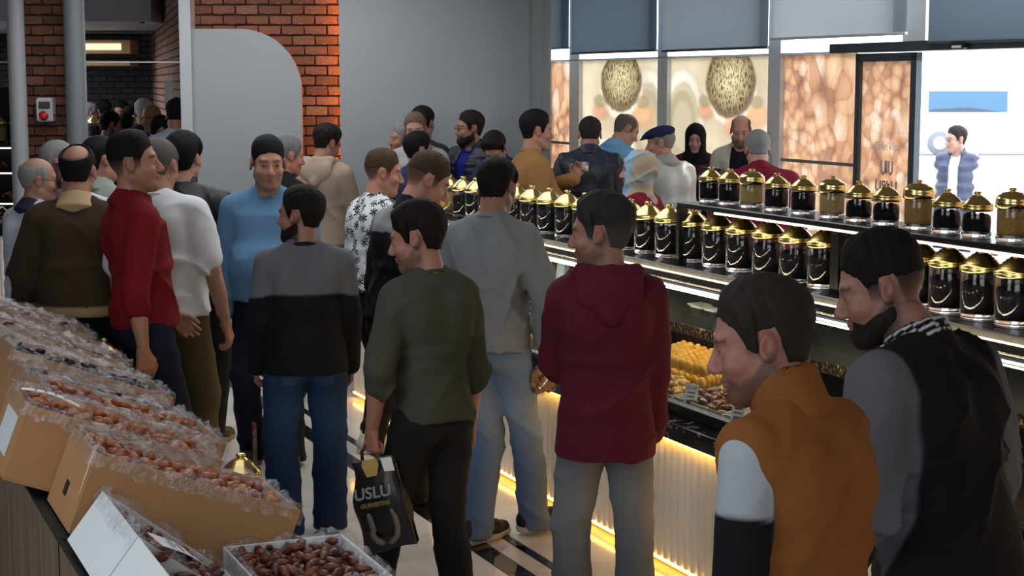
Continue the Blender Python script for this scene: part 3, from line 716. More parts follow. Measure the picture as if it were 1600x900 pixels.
def goldtrim():
    t = NT('gold_lattice'); b = t.bsdf(S(150, 118, 60), .35, 1); v = t.n('ShaderNodeTexVoronoi'); v.inputs['Scale'].default_value = 60; t.l(t.coord(), v.inputs['Vector'])
    t.l(t.ramp(v.outputs['Distance'], [(.25, S(190, 150, 80)), (.5, S(20, 16, 10))]), b.inputs['Base Color']); t.bump(v.outputs['Distance'], b, .8, .01); return t.m
M['gold_trim'] = goldtrim()
M['glass'] = thin_glass('display_glass', (.93, .96, .95), .05)
M['jarglass'] = thin_glass('jar_glass', (.97, .98, .98), .0, .05)
def realglass():
    t = NT('thick_glass_base'); b = t.bsdf((1, 1, 1), .05, 0, .5); b.inputs['Transmission Weight'].default_value = 1.0; b.inputs['IOR'].default_value = 1.35; return t.m
M['thickglass'] = realglass()
M['led_white'] = emis('white_led', (1, .84, .62), 6.0)
M['led_cool'] = emis('cool_led', (1, .9, .75), 5.0)
M['led_amber'] = emis('amber_led', (1, .47, .05), 18.0)
M['led_orange'] = emis('orange_led', (1, .33, .04), 26.0)
M['cardboard'] = plain('cardboard', S(168, 124, 82), .85, nscale=9, namp=.06)
M['cardin'] = plain('cardboard_inside', S(140, 102, 68), .9)
M['whitebox'] = plain('white_coated_card', S(222, 226, 228), .6, nscale=6, namp=.03)
M['paper'] = plain('white_paper', S(236, 236, 234), .7)
M['ink'] = plain('dark_ink', S(40, 42, 60), .7)
def wood():
    t = NT('ash_brown_wood'); b = t.bsdf((.2, .15, .1), .55, 0, .3); n = t.noise(t.coord('Object', (14, 14, .7)), 1.6, 6, .6)
    t.l(t.ramp(n.outputs[0], [(.3, S(86, 72, 58)), (.5, S(112, 96, 78)), (.7, S(134, 116, 94))]), b.inputs['Base Color']); return t.m
M['wood'] = wood()
def filmmat():
    t = NT('clear_plastic_film'); tr = t.n('ShaderNodeBsdfTransparent'); g = t.n('ShaderNodeBsdfGlossy'); g.inputs['Roughness'].default_value = .14; g.inputs[0].default_value = (.8, .84, .9, 1)
    d = t.n('ShaderNodeBsdfDiffuse'); d.inputs[0].default_value = (.7, .73, .78, 1); dm = t.n('ShaderNodeMixShader'); dm.inputs[0].default_value = .25; t.l(g.outputs[0], dm.inputs[1]); t.l(d.outputs[0], dm.inputs[2])
    n = t.noise(t.coord(), 34, 4, .6); bp = t.n('ShaderNodeBump'); bp.inputs['Strength'].default_value = 1; bp.inputs['Distance'].default_value = .02; t.l(n.outputs[0], bp.inputs['Height']); t.l(bp.outputs[0], g.inputs['Normal']); t.l(bp.outputs[0], d.inputs['Normal'])
    m = t.n('ShaderNodeMixShader'); t.l(t.ramp(n.outputs[0], [(.34, (.04,) * 3), (.74, (.36,) * 3)]), m.inputs[0]); t.l(tr.outputs[0], m.inputs[1]); t.l(dm.outputs[0], m.inputs[2]); t.l(m.outputs[0], t.out.inputs[0]); return t.m
M['film'] = filmmat()
def fruitmat(name, cols, rough=.4, spec=.4, scale=60):
    t = NT(name); b = t.bsdf(cols[0], rough, 0, spec); oi = t.n('ShaderNodeObjectInfo'); k = len(cols)
    c = t.ramp(oi.outputs['Random'], [(i / (k - 1), cc) for i, cc in enumerate(cols)]); n = t.noise(t.coord(), scale, 4, .6)
    t.l(t.mix(c, np.array(cols[0]) * .35, t.math('MULTIPLY', n.outputs[0], .6)), b.inputs['Base Color']); t.bump(n.outputs[0], b, .7, .004); return t.m
M['date'] = fruitmat('date_skin', [S(92, 46, 34), S(120, 62, 44), S(74, 40, 36), S(140, 78, 50), S(100, 56, 44)], .3)
M['amber'] = fruitmat('amber_dried_fruit', [S(176, 96, 50), S(150, 78, 50), S(196, 122, 66), S(130, 66, 48), S(206, 146, 92)], .4)
M['prune'] = fruitmat('prune_skin', [S(44, 36, 42), S(60, 48, 56), S(36, 30, 34)], .35)
M['figdisc'] = fruitmat('pressed_fig', [S(226, 170, 70), S(214, 156, 60), S(234, 184, 90)], .6, .2, 40)
M['figloose'] = fruitmat('dried_fig', [S(206, 170, 110), S(190, 150, 92), S(216, 180, 120)], .6, .2, 40)
M['redfruit'] = fruitmat('red_dried_fruit', [S(200, 70, 36), S(216, 110, 50), S(60, 26, 26), S(50, 22, 26)], .4)

# ------------------------------------------------------------------ setting: floor
def lin(name, kind='structure'): return None
YB = 14.0                                         # face of the brick wall
def Xat(px, Y): return float(atY(px, 100, Y)[0])
fl = MB().box((-22, -8, -.06), (7.6, 32, -.004), fn=lambda c, a, z: tuple(A(a, c, z))).obj('floor', M['grout'], kind='structure')
tm = {}
def tile(a0, a1, c0, c1, mat, name):
    key = (round(a1 - a0, 3), round(c1 - c0, 3), mat.name)
    if key not in tm:
        g = .0015; tm[key] = MB().box((-(c1 - c0) / 2 + g, -(a1 - a0) / 2 + g, -.004), ((c1 - c0) / 2 - g, (a1 - a0) / 2 - g, 0.0), bev=.0012).mesh(name, mat)
    o = bpy.data.objects.new(name, tm[key]); link(o, fl); o.location = A((a0 + a1) / 2, (c0 + c1) / 2, 0.0); o.rotation_euler = (0, 0, TH)
crow = [.62, 1.35, 2.08, 2.81]
for i in range(3):
    for k in range(13): tile(3.6 + k * .73, 3.6 + (k + 1) * .73, crow[i], crow[i + 1], M['tile'], 'floor_tile')
for k in range(13):
    tile(3.6 + k * .73, 3.6 + (k + 1) * .73, 2.81, 2.92, M['black_tile'], 'dark_floor_strip'); tile(3.6 + k * .73, 3.6 + (k + 1) * .73, 2.92, 3.02, M['tile'], 'floor_tile')
    tile(3.6 + k * .73, 3.6 + (k + 1) * .73, 3.02, 3.07, M['black_tile'], 'dark_floor_strip'); tile(3.6 + k * .73, 3.6 + (k + 1) * .73, 3.07, 3.52, M['tile'], 'floor_tile')
b0 = 3.6 + 13 * .73
for k in range(3):
    tile(b0 + .0, b0 + .11, .62 + k * .97, .62 + (k + 1) * .97, M['black_tile'], 'dark_floor_strip'); tile(b0 + .11, b0 + .4, .62 + k * .97, .62 + (k + 1) * .97, M['tile'], 'floor_tile')
    tile(b0 + .4, b0 + .51, .62 + k * .97, .62 + (k + 1) * .97, M['black_tile'], 'dark_floor_strip')
MB().box((-22, -8, 3.3), (7.6, 32, 3.38), fn=lambda c, a, z: tuple(A(a, c, z))).obj('ceiling', M['ceil'], kind='structure')
# raised staff platform behind the counter
MB().box((4.55, 3.0, 0), (7.3, 16.5, .12), fn=lambda c, a, z: tuple(A(a, c, z))).obj('trim_1', M['matblack'], kind='structure')

# ------------------------------------------------------------------ setting: back wall with real bricks
bricks = []
for i in range(5):
    mb = MB(); r = random.Random(i)
    mb.box((-.089, 0, -.035), (.089, .05, .035), fn=lambda x, y, z: (x + r.uniform(-.004, .004), y + (r.uniform(-.005, .004) if y < .02 else 0), z + r.uniform(-.003, .003)), bev=.006); bricks.append(mb.mesh('brick', M['brick']))
def brickfield(parent, X0, X1, Z0, Z1, Yf, skip=None):
    P = .0835; n = 0; rr = random.Random(9); k = 0; z = Z0
    while z < Z1:
        x = X0 - (.1 if k % 2 else 0)
        while x < X1:
            xa, xb = max(x, X0), min(x + .19, X1)
            if xb - xa > .03 and not (skip and skip((xa + xb) / 2, z)):
                o = bpy.data.objects.new('brick', bricks[rr.randrange(5)]); link(o, parent); o.location = ((xa + xb) / 2, Yf + rr.uniform(-.006, .004), z + P / 2); o.scale = ((xb - xa) / .19, 1, 1); n += 1
            x += .19
        z += P; k += 1
    return n
xg0, xg1 = Xat(298, YB), Xat(531, 13.8); xpan = Xat(470, 13.85)
wb = MB().box((Xat(282, YB), YB + .03, 0), (Xat(840, 14), YB + .25, 3.3)).obj('wall_back', M['mortar'], kind='structure')
zr = atY(470, 45, 13.85)[2]; rc = .5
brickfield(wb, xg0, xg1 + .06, 1.2, 2.92, YB, skip=lambda x, z: x < xpan - .12 and z < zr - .16 and not (x > xpan - rc + .05 and z > zr - rc * .75))
wp = MB().box((Xat(33, YB), YB + .03, 0), (Xat(112, YB), YB + .3, 3.3)).obj('wall_left', M['mortar'], kind='structure')
brickfield(wp, Xat(33, YB), Xat(112, YB), .95, 2.92, YB)
# rounded grey panel in front of the brick
poly = [(xg0 - .01, 0), (xpan, 0)] + [(xpan - rc + rc * math.cos(t), zr - rc + rc * math.sin(t)) for t in np.linspace(0, math.pi / 2, 14)] + [(xg0 - .01, zr)]
MB().prism(poly, 13.85, 13.93).obj('trim_2', M['wall_grey'], kind='structure')
for nm, pts in (('trim_12', [(xpan - rc + (rc - .03) * math.cos(t), 13.955, zr - rc + (rc - .03) * math.sin(t)) for t in np.linspace(0, math.pi / 2, 12)] + [(xg0 + .03, 13.955, zr - .03)]), ('trim_13', [(xpan - .03, 13.955, z) for z in np.linspace(.3, zr - rc, 6)])):
    MB().tube(pts, .006, 6).obj(nm, emis('dim_orange_led', (1, .33, .05), 2.2), kind='structure')
# large grey panel wall with an orange strip behind its left edge
MB().box((xg1, 13.78, 0), (Xat(832, 13.8), 13.84, 3.3)).obj('wall_right', M['wall_grey'], kind='structure')
MB().box((xg1 + .012, 13.9, .2), (xg1 + .022, 13.93, 3.25)).obj('trim_3', M['led_orange'], kind='structure')
# columns and frames
def column(name, px0, px1, Y, mat):
    x0, x1 = Xat(px0, Y), Xat(px1, Y); r = (x1 - x0) / 2; MB().lathe([(r, 0), (r, 3.3)], 28, ((x0 + x1) / 2, Y, 0)).obj(name, mat, kind='structure')
column('trim_4', 13, 40, 13.9, M['col_light']); column('trim_5', 101, 134, 13.8, M['col_dark']); column('trim_6', 828, 861, 13.6, M['col_dark'])
MB().box((Xat(281, 13.8), 13.8, 0), (Xat(299, 13.8), 14.3, 3.3)).obj('trim_7', M['col_light'], kind='structure')
MB().box((Xat(-60, 14.05), 14.05, atY(130, 97, 14.05)[2] - .004), (Xat(284, 14.05), 14.058, atY(130, 97, 14.05)[2] + .004)).obj('trim_8', M['alu'], kind='structure')
MB().box((Xat(845, 13.6), 13.6, 0), (Xat(852, 13.6) + .03, 18.3, 3.3)).obj('wall_side', M['wall_grey'], kind='structure')
# room behind the opening
MB().box((-11, 24.0, 0), (-2.6, 24.2, 3.4)).obj('wall_far', brickwall_far('dark_brickwork', S(58, 54, 56), S(70, 64, 64), S(36, 34, 36)), kind='structure')
pb = [Xat(238, 23.9), Xat(290, 15.5)]
_q = math.atan2(15.5 - 23.9, pb[1] - pb[0]); _L = math.hypot(15.5 - 23.9, pb[1] - pb[0])
_rosy = brickwall_far('rosy_brickwork', S(176, 128, 110), S(196, 150, 130), S(90, 76, 70))
for _k in range(8):
    w = MB().box((_L * _k / 8, 0, 0), (_L * (_k + 1) / 8, .12, 3.4)).obj('wall_far_side', _rosy, kind='structure'); w.location = (pb[0], 23.9, 0); w.rotation_euler = (0, 0, _q)
sg = MB(); sg.box((-.05, -.02, -.15), (.05, -.012, .15), bev=.002); sgo = sg.obj('paper_notice', M['paper']); sgo.location = atY(266, 150, 16.6); sgo.rotation_euler = (0, 0, _q + .9); tag(sgo, 'white paper notice taped to the rosy brick wall in the far room', 'notice')
MB().box((-9, 19.2, 2.84), (Xat(238, 19.2), 23.9, 3.3)).obj('trim_9', M['col_light'], kind='structure')
cd = empty('camera_dome', atY(222, 30, 19.4)); tag(cd, 'small white dome camera under the ceiling of the far room', 'camera'); MB().lathe([(0, .03), (.06, .03), (.06, 0), (0, 0)], 16).obj('mount', M['white'], cd); MB().lathe([(0, -.05), (.025, -.045), (.045, -.02), (.05, 0)], 16).obj('dome', M['black'], cd)
for i, (py0, py1, e) in enumerate(((62, 84, 1), (95, 103, 0))):
    P0, P1 = atY(120, py1, 22.5), atY(203, py0, 22.5); g = empty('wall_shelf', (P0[0], 22.5, P0[2])); tag(g, ('lit wooden wall shelf high on the dark brick' if e else 'plain wooden board shelf below the lit one on dark brick'), 'shelf')
    MB().box((0, 0, 0), (P1[0] - P0[0], .5, max(P1[2] - P0[2], .05)), bev=.01).obj('board', plain('honey_wood', S(196, 160, 112), .6), g)
    if e: MB().box((.0, -.015, .05), (P1[0] - P0[0] - .12, -.002, P1[2] - P0[2] - .05)).obj('light_strip', emis('shelf_glow', (1, .85, .55), 1.2), g)
# socket box on the brick pier
so = empty('socket_box', atY(74, 190, 13.97)); so.location.y = 13.96; k = 1 / 186.0; tag(so, 'grey power socket box with red outlet on the brick pier', 'socket box')
MB().box((-12 * k, -.07, 0), (13 * k, 0.02, 37 * k), bev=.012).obj('housing', plain('pale_plastic', S(206, 208, 208), .5), so)
MB().box((-8 * k, -.078, 20 * k), (9 * k, -.068, 31 * k), bev=.003).obj('breaker_window', plain('smoked_plastic', S(70, 74, 76), .3), so)
MB().lathe([(0, .05), (.032, .05), (.036, .0), (.03, 0)], 18, (0, 0, 0)).obj('red_outlet', plain('red_plastic', S(196, 30, 36), .4), so).location = (1 * k, -.1, 8 * k)
so.children[-1].rotation_euler = (math.radians(65), 0, 0)
for s in (-1, 1): MB().lathe([(0, .02), (.022, .02), (.022, 0), (0, 0)], 14).obj('blue_outlet', plain('blue_plastic', S(40, 60, 120), .4), so).location = (s * 14 * k, -.03, 8 * k)
# outer walls of the shop
MB().box((-9.2, -3, 0), (-9, 26, 3.3)).obj('wall_outer_left', M['wall_grey'], kind='structure')
MB().box((-9, -3.2, 0), (9.9, -3, 3.3)).obj('wall_front', M['wall_grey'], kind='structure')

# ------------------------------------------------------------------ window wall along c = 7.5
WC = 7.5
def onW(px, py): return atC(px, py, WC)
def W(c, a, z): return tuple(A(a, c, z))
def wbox(a0, a1, z0, z1, c0=WC - .04, c1=WC + .04): return MB().box((c0, min(a0, a1), z0), (c1, max(a0, a1), z1), fn=W)
ztop = 2.365
def aW(px, py=150): return onW(px, py)[0]
mulls = [(895, 910), (1033, 1048), (1206, 1225)]
for i, (p0, p1) in enumerate(mulls): wbox(aW(p0), aW(p1), 0, 3.3).obj('window_frame_%d' % 1 if False else 'trim_%d' % (20 + i), M['alu'], kind='structure')
wbox(aW(861), aW(1320), ztop, ztop + .018).obj('trim_24', M['alu'], kind='structure')
wbox(aW(845), aW(862), 0, 3.3).obj('trim_25', M['alu'], kind='structure')
wbox(aW(1415), aW(1450), 2.43, 3.3).obj('trim_26', M['alu'], kind='structure')
wbox(aW(850), aW(1432), 0, .1).obj('trim_27', M['alu'], kind='structure')
def printmat(name, kind):
    """a photograph printed on translucent film: voronoi nuts in warm tones"""
    t = NT(name); co = t.coord('Object', (1, 1, 1)); flat = not isinstance(kind, str)
    if flat: c = None
    elif kind == 'nuts':
        n0 = t.noise(co, 5, 2); vm = t.n('ShaderNodeVectorMath', operation='MULTIPLY_ADD'); t.l(n0.outputs['Color'], vm.inputs[0]); vm.inputs[1].default_value = (.06, .06, .06); t.l(co, vm.inputs[2])
        big = t.noise(co, 1.3, 2); typ = t.noise(co, 1.9, 1); pick = t.ramp(typ.outputs[0], [(.49, (0, 0, 0)), (.53, (1, 1, 1))]); cs = []
        for scl, lo, rnd in ((6.2, .42, .9), (10.5, .50, .85)):
            st = t.n('ShaderNodeVectorMath', operation='MULTIPLY'); t.l(vm.outputs[0], st.inputs[0]); st.inputs[1].default_value = (1, 1, .74 if scl < 8 else 1.0)
            v = t.n('ShaderNodeTexVoronoi'); v.inputs['Scale'].default_value = scl; v.inputs['Randomness'].default_value = rnd; t.l(st.outputs[0], v.inputs['Vector'])
            sp = t.n('ShaderNodeSeparateColor'); t.l(v.outputs['Color'], sp.inputs[0])
            fac = t.math('ADD', t.math('MULTIPLY', sp.outputs[0], .7), t.math('MULTIPLY', t.math('SUBTRACT', big.outputs[0], lo), 1.3))
            c = t.ramp(fac, [(.0, S(170, 120, 98)), (.28, S(216, 164, 122)), (.5, S(228, 188, 148)), (.75, S(234, 214, 194)), (1, S(244, 234, 224))])
            e = t.ramp(v.outputs['Distance'], [(.1, (1, 1, 1)), (.4, S(244, 234, 226)), (.62, S(222, 198, 180)), (.85, S(168, 132, 112))]); cs.append(t.mix(c, e, 1.0, 'MULTIPLY'))
        c = t.mix(t.mix(cs[0], cs[1], pick), S(244, 228, 208), .10)
        wv = t.noise(t.coord('Object', (60, 60, 14)), 1, 2); c = t.mix(c, S(176, 118, 80), t.math('MULTIPLY', t.math('GREATER_THAN', wv.outputs[0], .56), .3))
    elif kind == 'cream':
        n = t.noise(co, 2.2, 4); c = t.ramp(n.outputs[0], [(.3, S(206, 188, 158)), (.6, S(228, 212, 184))])
    elif kind == 'pasta':
        v = t.n('ShaderNodeTexWave'); v.inputs['Scale'].default_value = 9; v.inputs['Distortion'].default_value = 16; v.inputs['Detail'].default_value = 2; v.inputs['Detail Scale'].default_value = 1.6; t.l(co, v.inputs[0])
        c = t.ramp(v.outputs[0], [(.2, S(110, 94, 74)), (.5, S(168, 146, 108)), (.85, S(214, 196, 154))])
    d = t.n('ShaderNodeBsdfDiffuse'); tl = t.n('ShaderNodeBsdfTranslucent'); m = t.n('ShaderNodeMixShader'); m.inputs[0].default_value = .62
    for nd in (d, tl):
        if isinstance(kind, str): t.l(t.mix(c, (.78, .78, .78), 1.0, 'MULTIPLY') if False else c, nd.inputs[0])
        else: nd.inputs[0].default_value = rgba(kind)
    dark = t.n('ShaderNodeBsdfDiffuse'); dark.inputs[0].default_value = (.25, .22, .2, 1)
    t.l(d.outputs[0], m.inputs[1]); t.l(tl.outputs[0], m.inputs[2]); m2 = t.n('ShaderNodeMixShader'); m2.inputs[0].default_value = PRINT_T; t.l(dark.outputs[0], m2.inputs[1]); t.l(m.outputs[0], m2.inputs[2])
    t.l(m2.outputs[0], t.out.inputs[0]); return t.m
PRINT_T = .58
M['nuts'] = printmat('printed_nuts_film', 'nuts'); M['cream'] = printmat('printed_cream_film', 'cream'); M['pasta'] = printmat('printed_basket_film', 'pasta')
def pane(n, p0, p1, mat, rail=True):
    a0, a1 = aW(p0), aW(p1); o = MB().add([W(WC, a0, .1), W(WC, a1, .1), W(WC, a1, ztop), W(WC, a0, ztop)], [(0, 1, 2, 3)]).obj('window_%d' % n, mat, kind='structure')
    if rail: wbox(a0, a1, 1.505, 1.53, WC - .02, WC - .005).obj('rail', M['col_dark'], o)
    return o
w1 = pane(1, 862, 895, M['nuts']); w2 = pane(2, 910, 1033, M['cream'], False); w3 = pane(3, 1048, 1206, M['cream'], False); w4 = pane(4, 1225, 1339, M['nuts'])
def ell(px, py, rx, ry): (a, z), a2, z2 = onW(px, py), onW(px + rx, py)[0], onW(px, py - ry)[1]; return a, z, abs(a2 - a), abs(z2 - z)
def picture(name, x0, sx, pl):
    """the basket-and-plates photograph printed on the film, as masks in pane coordinates"""
    m0 = printmat(name, 'cream'); t = NT.__new__(NT); t.m = m0; t.t = m0.node_tree
    nodes = t.t.nodes; d = [n for n in nodes if n.type == 'BSDF_DIFFUSE'][0]; tl = [n for n in nodes if n.type == 'BSDF_TRANSLUCENT'][0]
    tgt = [n.inputs[0] for n in nodes if n.type in ('BSDF_DIFFUSE', 'BSDF_TRANSLUCENT') and n.inputs[0].is_linked]; c = tgt[0].links[0].from_socket
    tc = t.n('ShaderNodeTexCoord'); dt = t.n('ShaderNodeVectorMath', operation='DOT_PRODUCT'); t.l(tc.outputs['Object'], dt.inputs[0]); dt.inputs[1].default_value = (U[0], U[1], 0); sp = t.n('ShaderNodeSeparateXYZ'); t.l(tc.outputs['Object'], sp.inputs[0])
    aa, zz = dt.outputs['Value'], sp.outputs[2]; nz = t.noise(tc.outputs['Object'], 9, 3); wob = t.math('MULTIPLY', t.math('SUBTRACT', nz.outputs[0], .5), .18)
    def q(e, soft=.06, lo=None):
        ca, cz, ra, rz = e; x = t.math('DIVIDE', t.math('SUBTRACT', aa, ca), ra); y = t.math('DIVIDE', t.math('SUBTRACT', zz, cz), rz)
        r = t.math('ADD', t.math('SQRT', t.math('ADD', t.math('MULTIPLY', x, x), t.math('MULTIPLY', y, y))), wob)
        mr = t.n('ShaderNodeMapRange', interpolation_type='SMOOTHSTEP'); t.l(r, mr.inputs[0]); mr.inputs[1].default_value = 1 - soft; mr.inputs[2].default_value = 1 + soft; mr.inputs[3].default_value = 1; mr.inputs[4].default_value = 0; return mr.outputs[0], r
    def lay(c, e, col, k=1.0, soft=.06):
        m, r = q(e, soft); return t.mix(c, col, t.math('MULTIPLY', m, k))
    for f, cc in ((1.0, S(206, 192, 168)), (.93, S(232, 222, 204)), (.74, S(196, 182, 154)), (.6, S(176, 160, 130)), (.42, S(190, 176, 148))): c = lay(c, ell(pl, 196, 36 * f, 92 * f), cc)
    c = lay(c, ell(x0, 150, 50 * sx, 66 * sx), S(176, 158, 128), .5, .3)
    c = lay(c, ell(x0, 138, 34 * sx, 47 * sx), S(226, 214, 190)); c = lay(c, ell(x0, 129, 33 * sx, 46 * sx), S(120, 104, 80))
    w = t.n('ShaderNodeTexVoronoi', feature='DISTANCE_TO_EDGE'); w.inputs['Scale'].default_value = 1.0; mp = t.coord('Object', (34, 34, 15)); nn = t.noise(mp, .5, 2); va = t.n('ShaderNodeVectorMath', operation='MULTIPLY_ADD'); t.l(nn.outputs['Color'], va.inputs[0]); va.inputs[1].default_value = (2.5, 2.5, 2.5); t.l(mp, va.inputs[2]); t.l(va.outputs[0], w.inputs['Vector'])
    m, r = q(ell(x0, 124, 30 * sx, 44 * sx)); pc = t.ramp(w.outputs[0], [(.02, S(232, 216, 176)), (.12, S(198, 174, 126)), (.26, S(122, 104, 76)), (.5, S(84, 72, 54))]); sh = t.ramp(r, [(.2, (1, 1, 1)), (1.0, S(150, 138, 120))]); c = t.mix(c, t.mix(pc, sh, 1.0, 'MULTIPLY'), m)
    for ex, ey, er, cc in ((-35, 175, 12, S(210, 144, 108)), (40, 182, 17, S(226, 168, 122)), (6, 200, 15, S(220, 158, 120)), (-36, 158, 9, S(150, 138, 96)), (38, 160, 9, S(160, 148, 112))): c = lay(c, ell(x0 + ex * sx * .9, ey, er * 1.1, er * 1.15), cc * .8, .6, .3); c = lay(c, ell(x0 + ex * sx * .9 - er * .2, ey - er * .25, er * .7, er * .7), np.minimum(cc * 1.15, 1), .6, .45)
    for s_ in tgt: t.l(c, s_)
    return m0
for wn, nm, arg in ((w2, 'printed_picture_left', (970, 1, 1012)), (w3, 'printed_picture_right', (1141, 1.22, 1066))): wn.data.materials[0] = picture(nm, *arg)
# blinds in front of the upper glass
M['blind'] = None
def blindmat(name, c, tr):
    t = NT(name); d = t.n('ShaderNodeBsdfDiffuse'); d.inputs[0].default_value = rgba(c); l = t.n('ShaderNodeBsdfTranslucent'); l.inputs[0].default_value = rgba(c)
    m = t.n('ShaderNodeMixShader'); m.inputs[0].default_value = tr; t.l(d.outputs[0], m.inputs[1]); t.l(l.outputs[0], m.inputs[2]); t.l(m.outputs[0], t.out.inputs[0]); return t.m
bl_l, bl_m, bl_d = blindmat('pale_blind_cloth', S(150, 156, 160), .32), blindmat('grey_blind_cloth', S(126, 134, 142), .24), blindmat('slate_blind_cloth', S(92, 106, 118), .22)
for i, (p0, p1, pb_, m, lab) in enumerate(((855, 889, 77, bl_d, 'narrow slate roller blind beside the grey column'), (893, 1026, 83, bl_d, 'slate roller blind over the left basket picture'), (1035, 1200, 79, bl_m, 'pale grey roller blind over the right basket picture'), (1205, 1416, 59, bl_l, 'widest pale roller blind above the almond pictures'), (1450, 1680, 66, bl_d, 'slate roller blind above the open doorway'))):
    a0, z0 = atC((p0 + p1) / 2, pb_, WC - .16); a0 = atC(p0, pb_, WC - .16)[0]; a1 = atC(p1, pb_, WC - .16)[0]
    e = empty('roller_blind', A((a0 + a1) / 2, WC - .16, z0), TH); tag(e, lab, 'blind', 'roller blinds'); hw = abs(a1 - a0) / 2
    MB().add([(0, -hw, .01), (0, hw, .01), (0, hw, 3.22 - z0), (0, -hw, 3.22 - z0)], [(0, 1, 2, 3)]).obj('cloth', m, e); MB().box((-.012, -hw, 0), (.012, hw, .022), bev=.004).obj('bottom_bar', M['alu'] if m is bl_l else M['steel_dark'], e)
    r = MB().tube([(0, -hw, 3.22 - z0), (0, hw, 3.22 - z0)], .03, 10).obj('roller', M['alu'], e)
# door: header bar, sliding leaf
wbox(aW(1318), aW(1760), 2.367, 2.437, WC - .14, WC + .06).obj('trim_28', M['steel_dark'], kind='structure')
P = atC(1502, 70, WC - .15); dsn = empty('door_sensor', A(P[0], WC - .15, P[1]), TH); tag(dsn, 'small black motion sensor on the dark door header', 'sensor'); MB().box((-.04, -.07, -.03), (0, .07, .025), bev=.01).obj('sensor_body', M['black'], dsn); MB().box((-.043, -.05, -.022), (-.038, .05, -.005), bev=.002).obj('lens', M['alu'], dsn)
DC = WC - .08; aD = lambda px: atC(px, 150, DC)[0]
d0, d1 = aD(1340), aD(1435); dr = MB().add([W(DC, d0, .05), W(DC, d1, .05), W(DC, d1, 2.33), W(DC, d0, 2.33)], [(0, 1, 2, 3)]).obj('door_1', printmat('printed_pale_nuts_film', 'nuts'), kind='structure')
for q0, q1, z0, z1 in ((1340, 1347, 0, 2.36), (1426, 1435, 0, 2.36), (1340, 1435, 2.3, 2.36), (1340, 1435, .02, .12)): MB().box((DC - .025, min(aD(q0), aD(q1)), z0), (DC + .025, max(aD(q0), aD(q1)), z1), fn=W).obj('door_frame', M['steel_dark'], dr)
def text(body, parent, loc, size, mat, rot, name='lettering', shear=0, ext=.0008, align='CENTER', bold=0):
    cu = bpy.data.curves.new(name, 'FONT'); cu.body = body; cu.size = size; cu.align_x = align; cu.align_y = 'CENTER'; cu.extrude = ext; cu.shear = shear; cu.offset = bold; cu.materials.append(mat)
    tmp = bpy.data.objects.new(name, cu); COL.objects.link(tmp); bpy.context.view_layer.update(); me = bpy.data.meshes.new_from_object(tmp); bpy.data.objects.remove(tmp)
    o = bpy.data.objects.new(name, me); link(o, parent); o.location = [float(q) for q in loc]; o.rotation_euler = rot; return o
a, z = atC(1384, 292, DC - .01); text('USLU', dr, A(a, DC - .01, z), .115, plain('grey_vinyl', S(150, 150, 150), .5), (math.pi / 2, 0, TH - math.pi / 2), bold=.002)
a, z = atC(1384, 229, DC - .01); text('Cafe Vita', dr, A(a, DC - .01, z), .085, plain('white_vinyl', S(250, 250, 250), .5), (math.pi / 2, 0, TH - math.pi / 2), shear=.3)
mb = MB(); a, z = atC(1384, 262, DC - .01); sc = .0042
for pts in ([(-14, 12), (-14, -6), (-8, -12), (-2, -6), (-2, 12)], [(2, 12), (2, -10)], [(8, 12), (8, -6), (13, -12), (18, -6), (18, 12)]): mb.tube([A(a - x * sc, DC - .008, z + y * sc) for x, y in pts], .006, 6)
mb.obj('logo', plain('grey_vinyl_logo', S(160, 158, 156), .5), dr)
# continuation of the shop front past the open doorway
a9 = aW(1720); wbox(a9, a9 - .12, 0, 3.3).obj('trim_29', M['steel_dark'], kind='structure')
MB().add([W(WC, a9 - .12, .1), W(WC, -6, .1), W(WC, -6, ztop), W(WC, a9 - .12, ztop)], [(0, 1, 2, 3)]).obj('window_5', M['nuts'], kind='structure'); wbox(a9 - .12, -6, 0, .1).obj('trim_30', M['alu'], kind='structure'); wbox(a9 - .12, -6, 2.43, 3.3, WC - .1, WC - .05).obj('wall_window_side', M['wall_grey'], kind='structure')

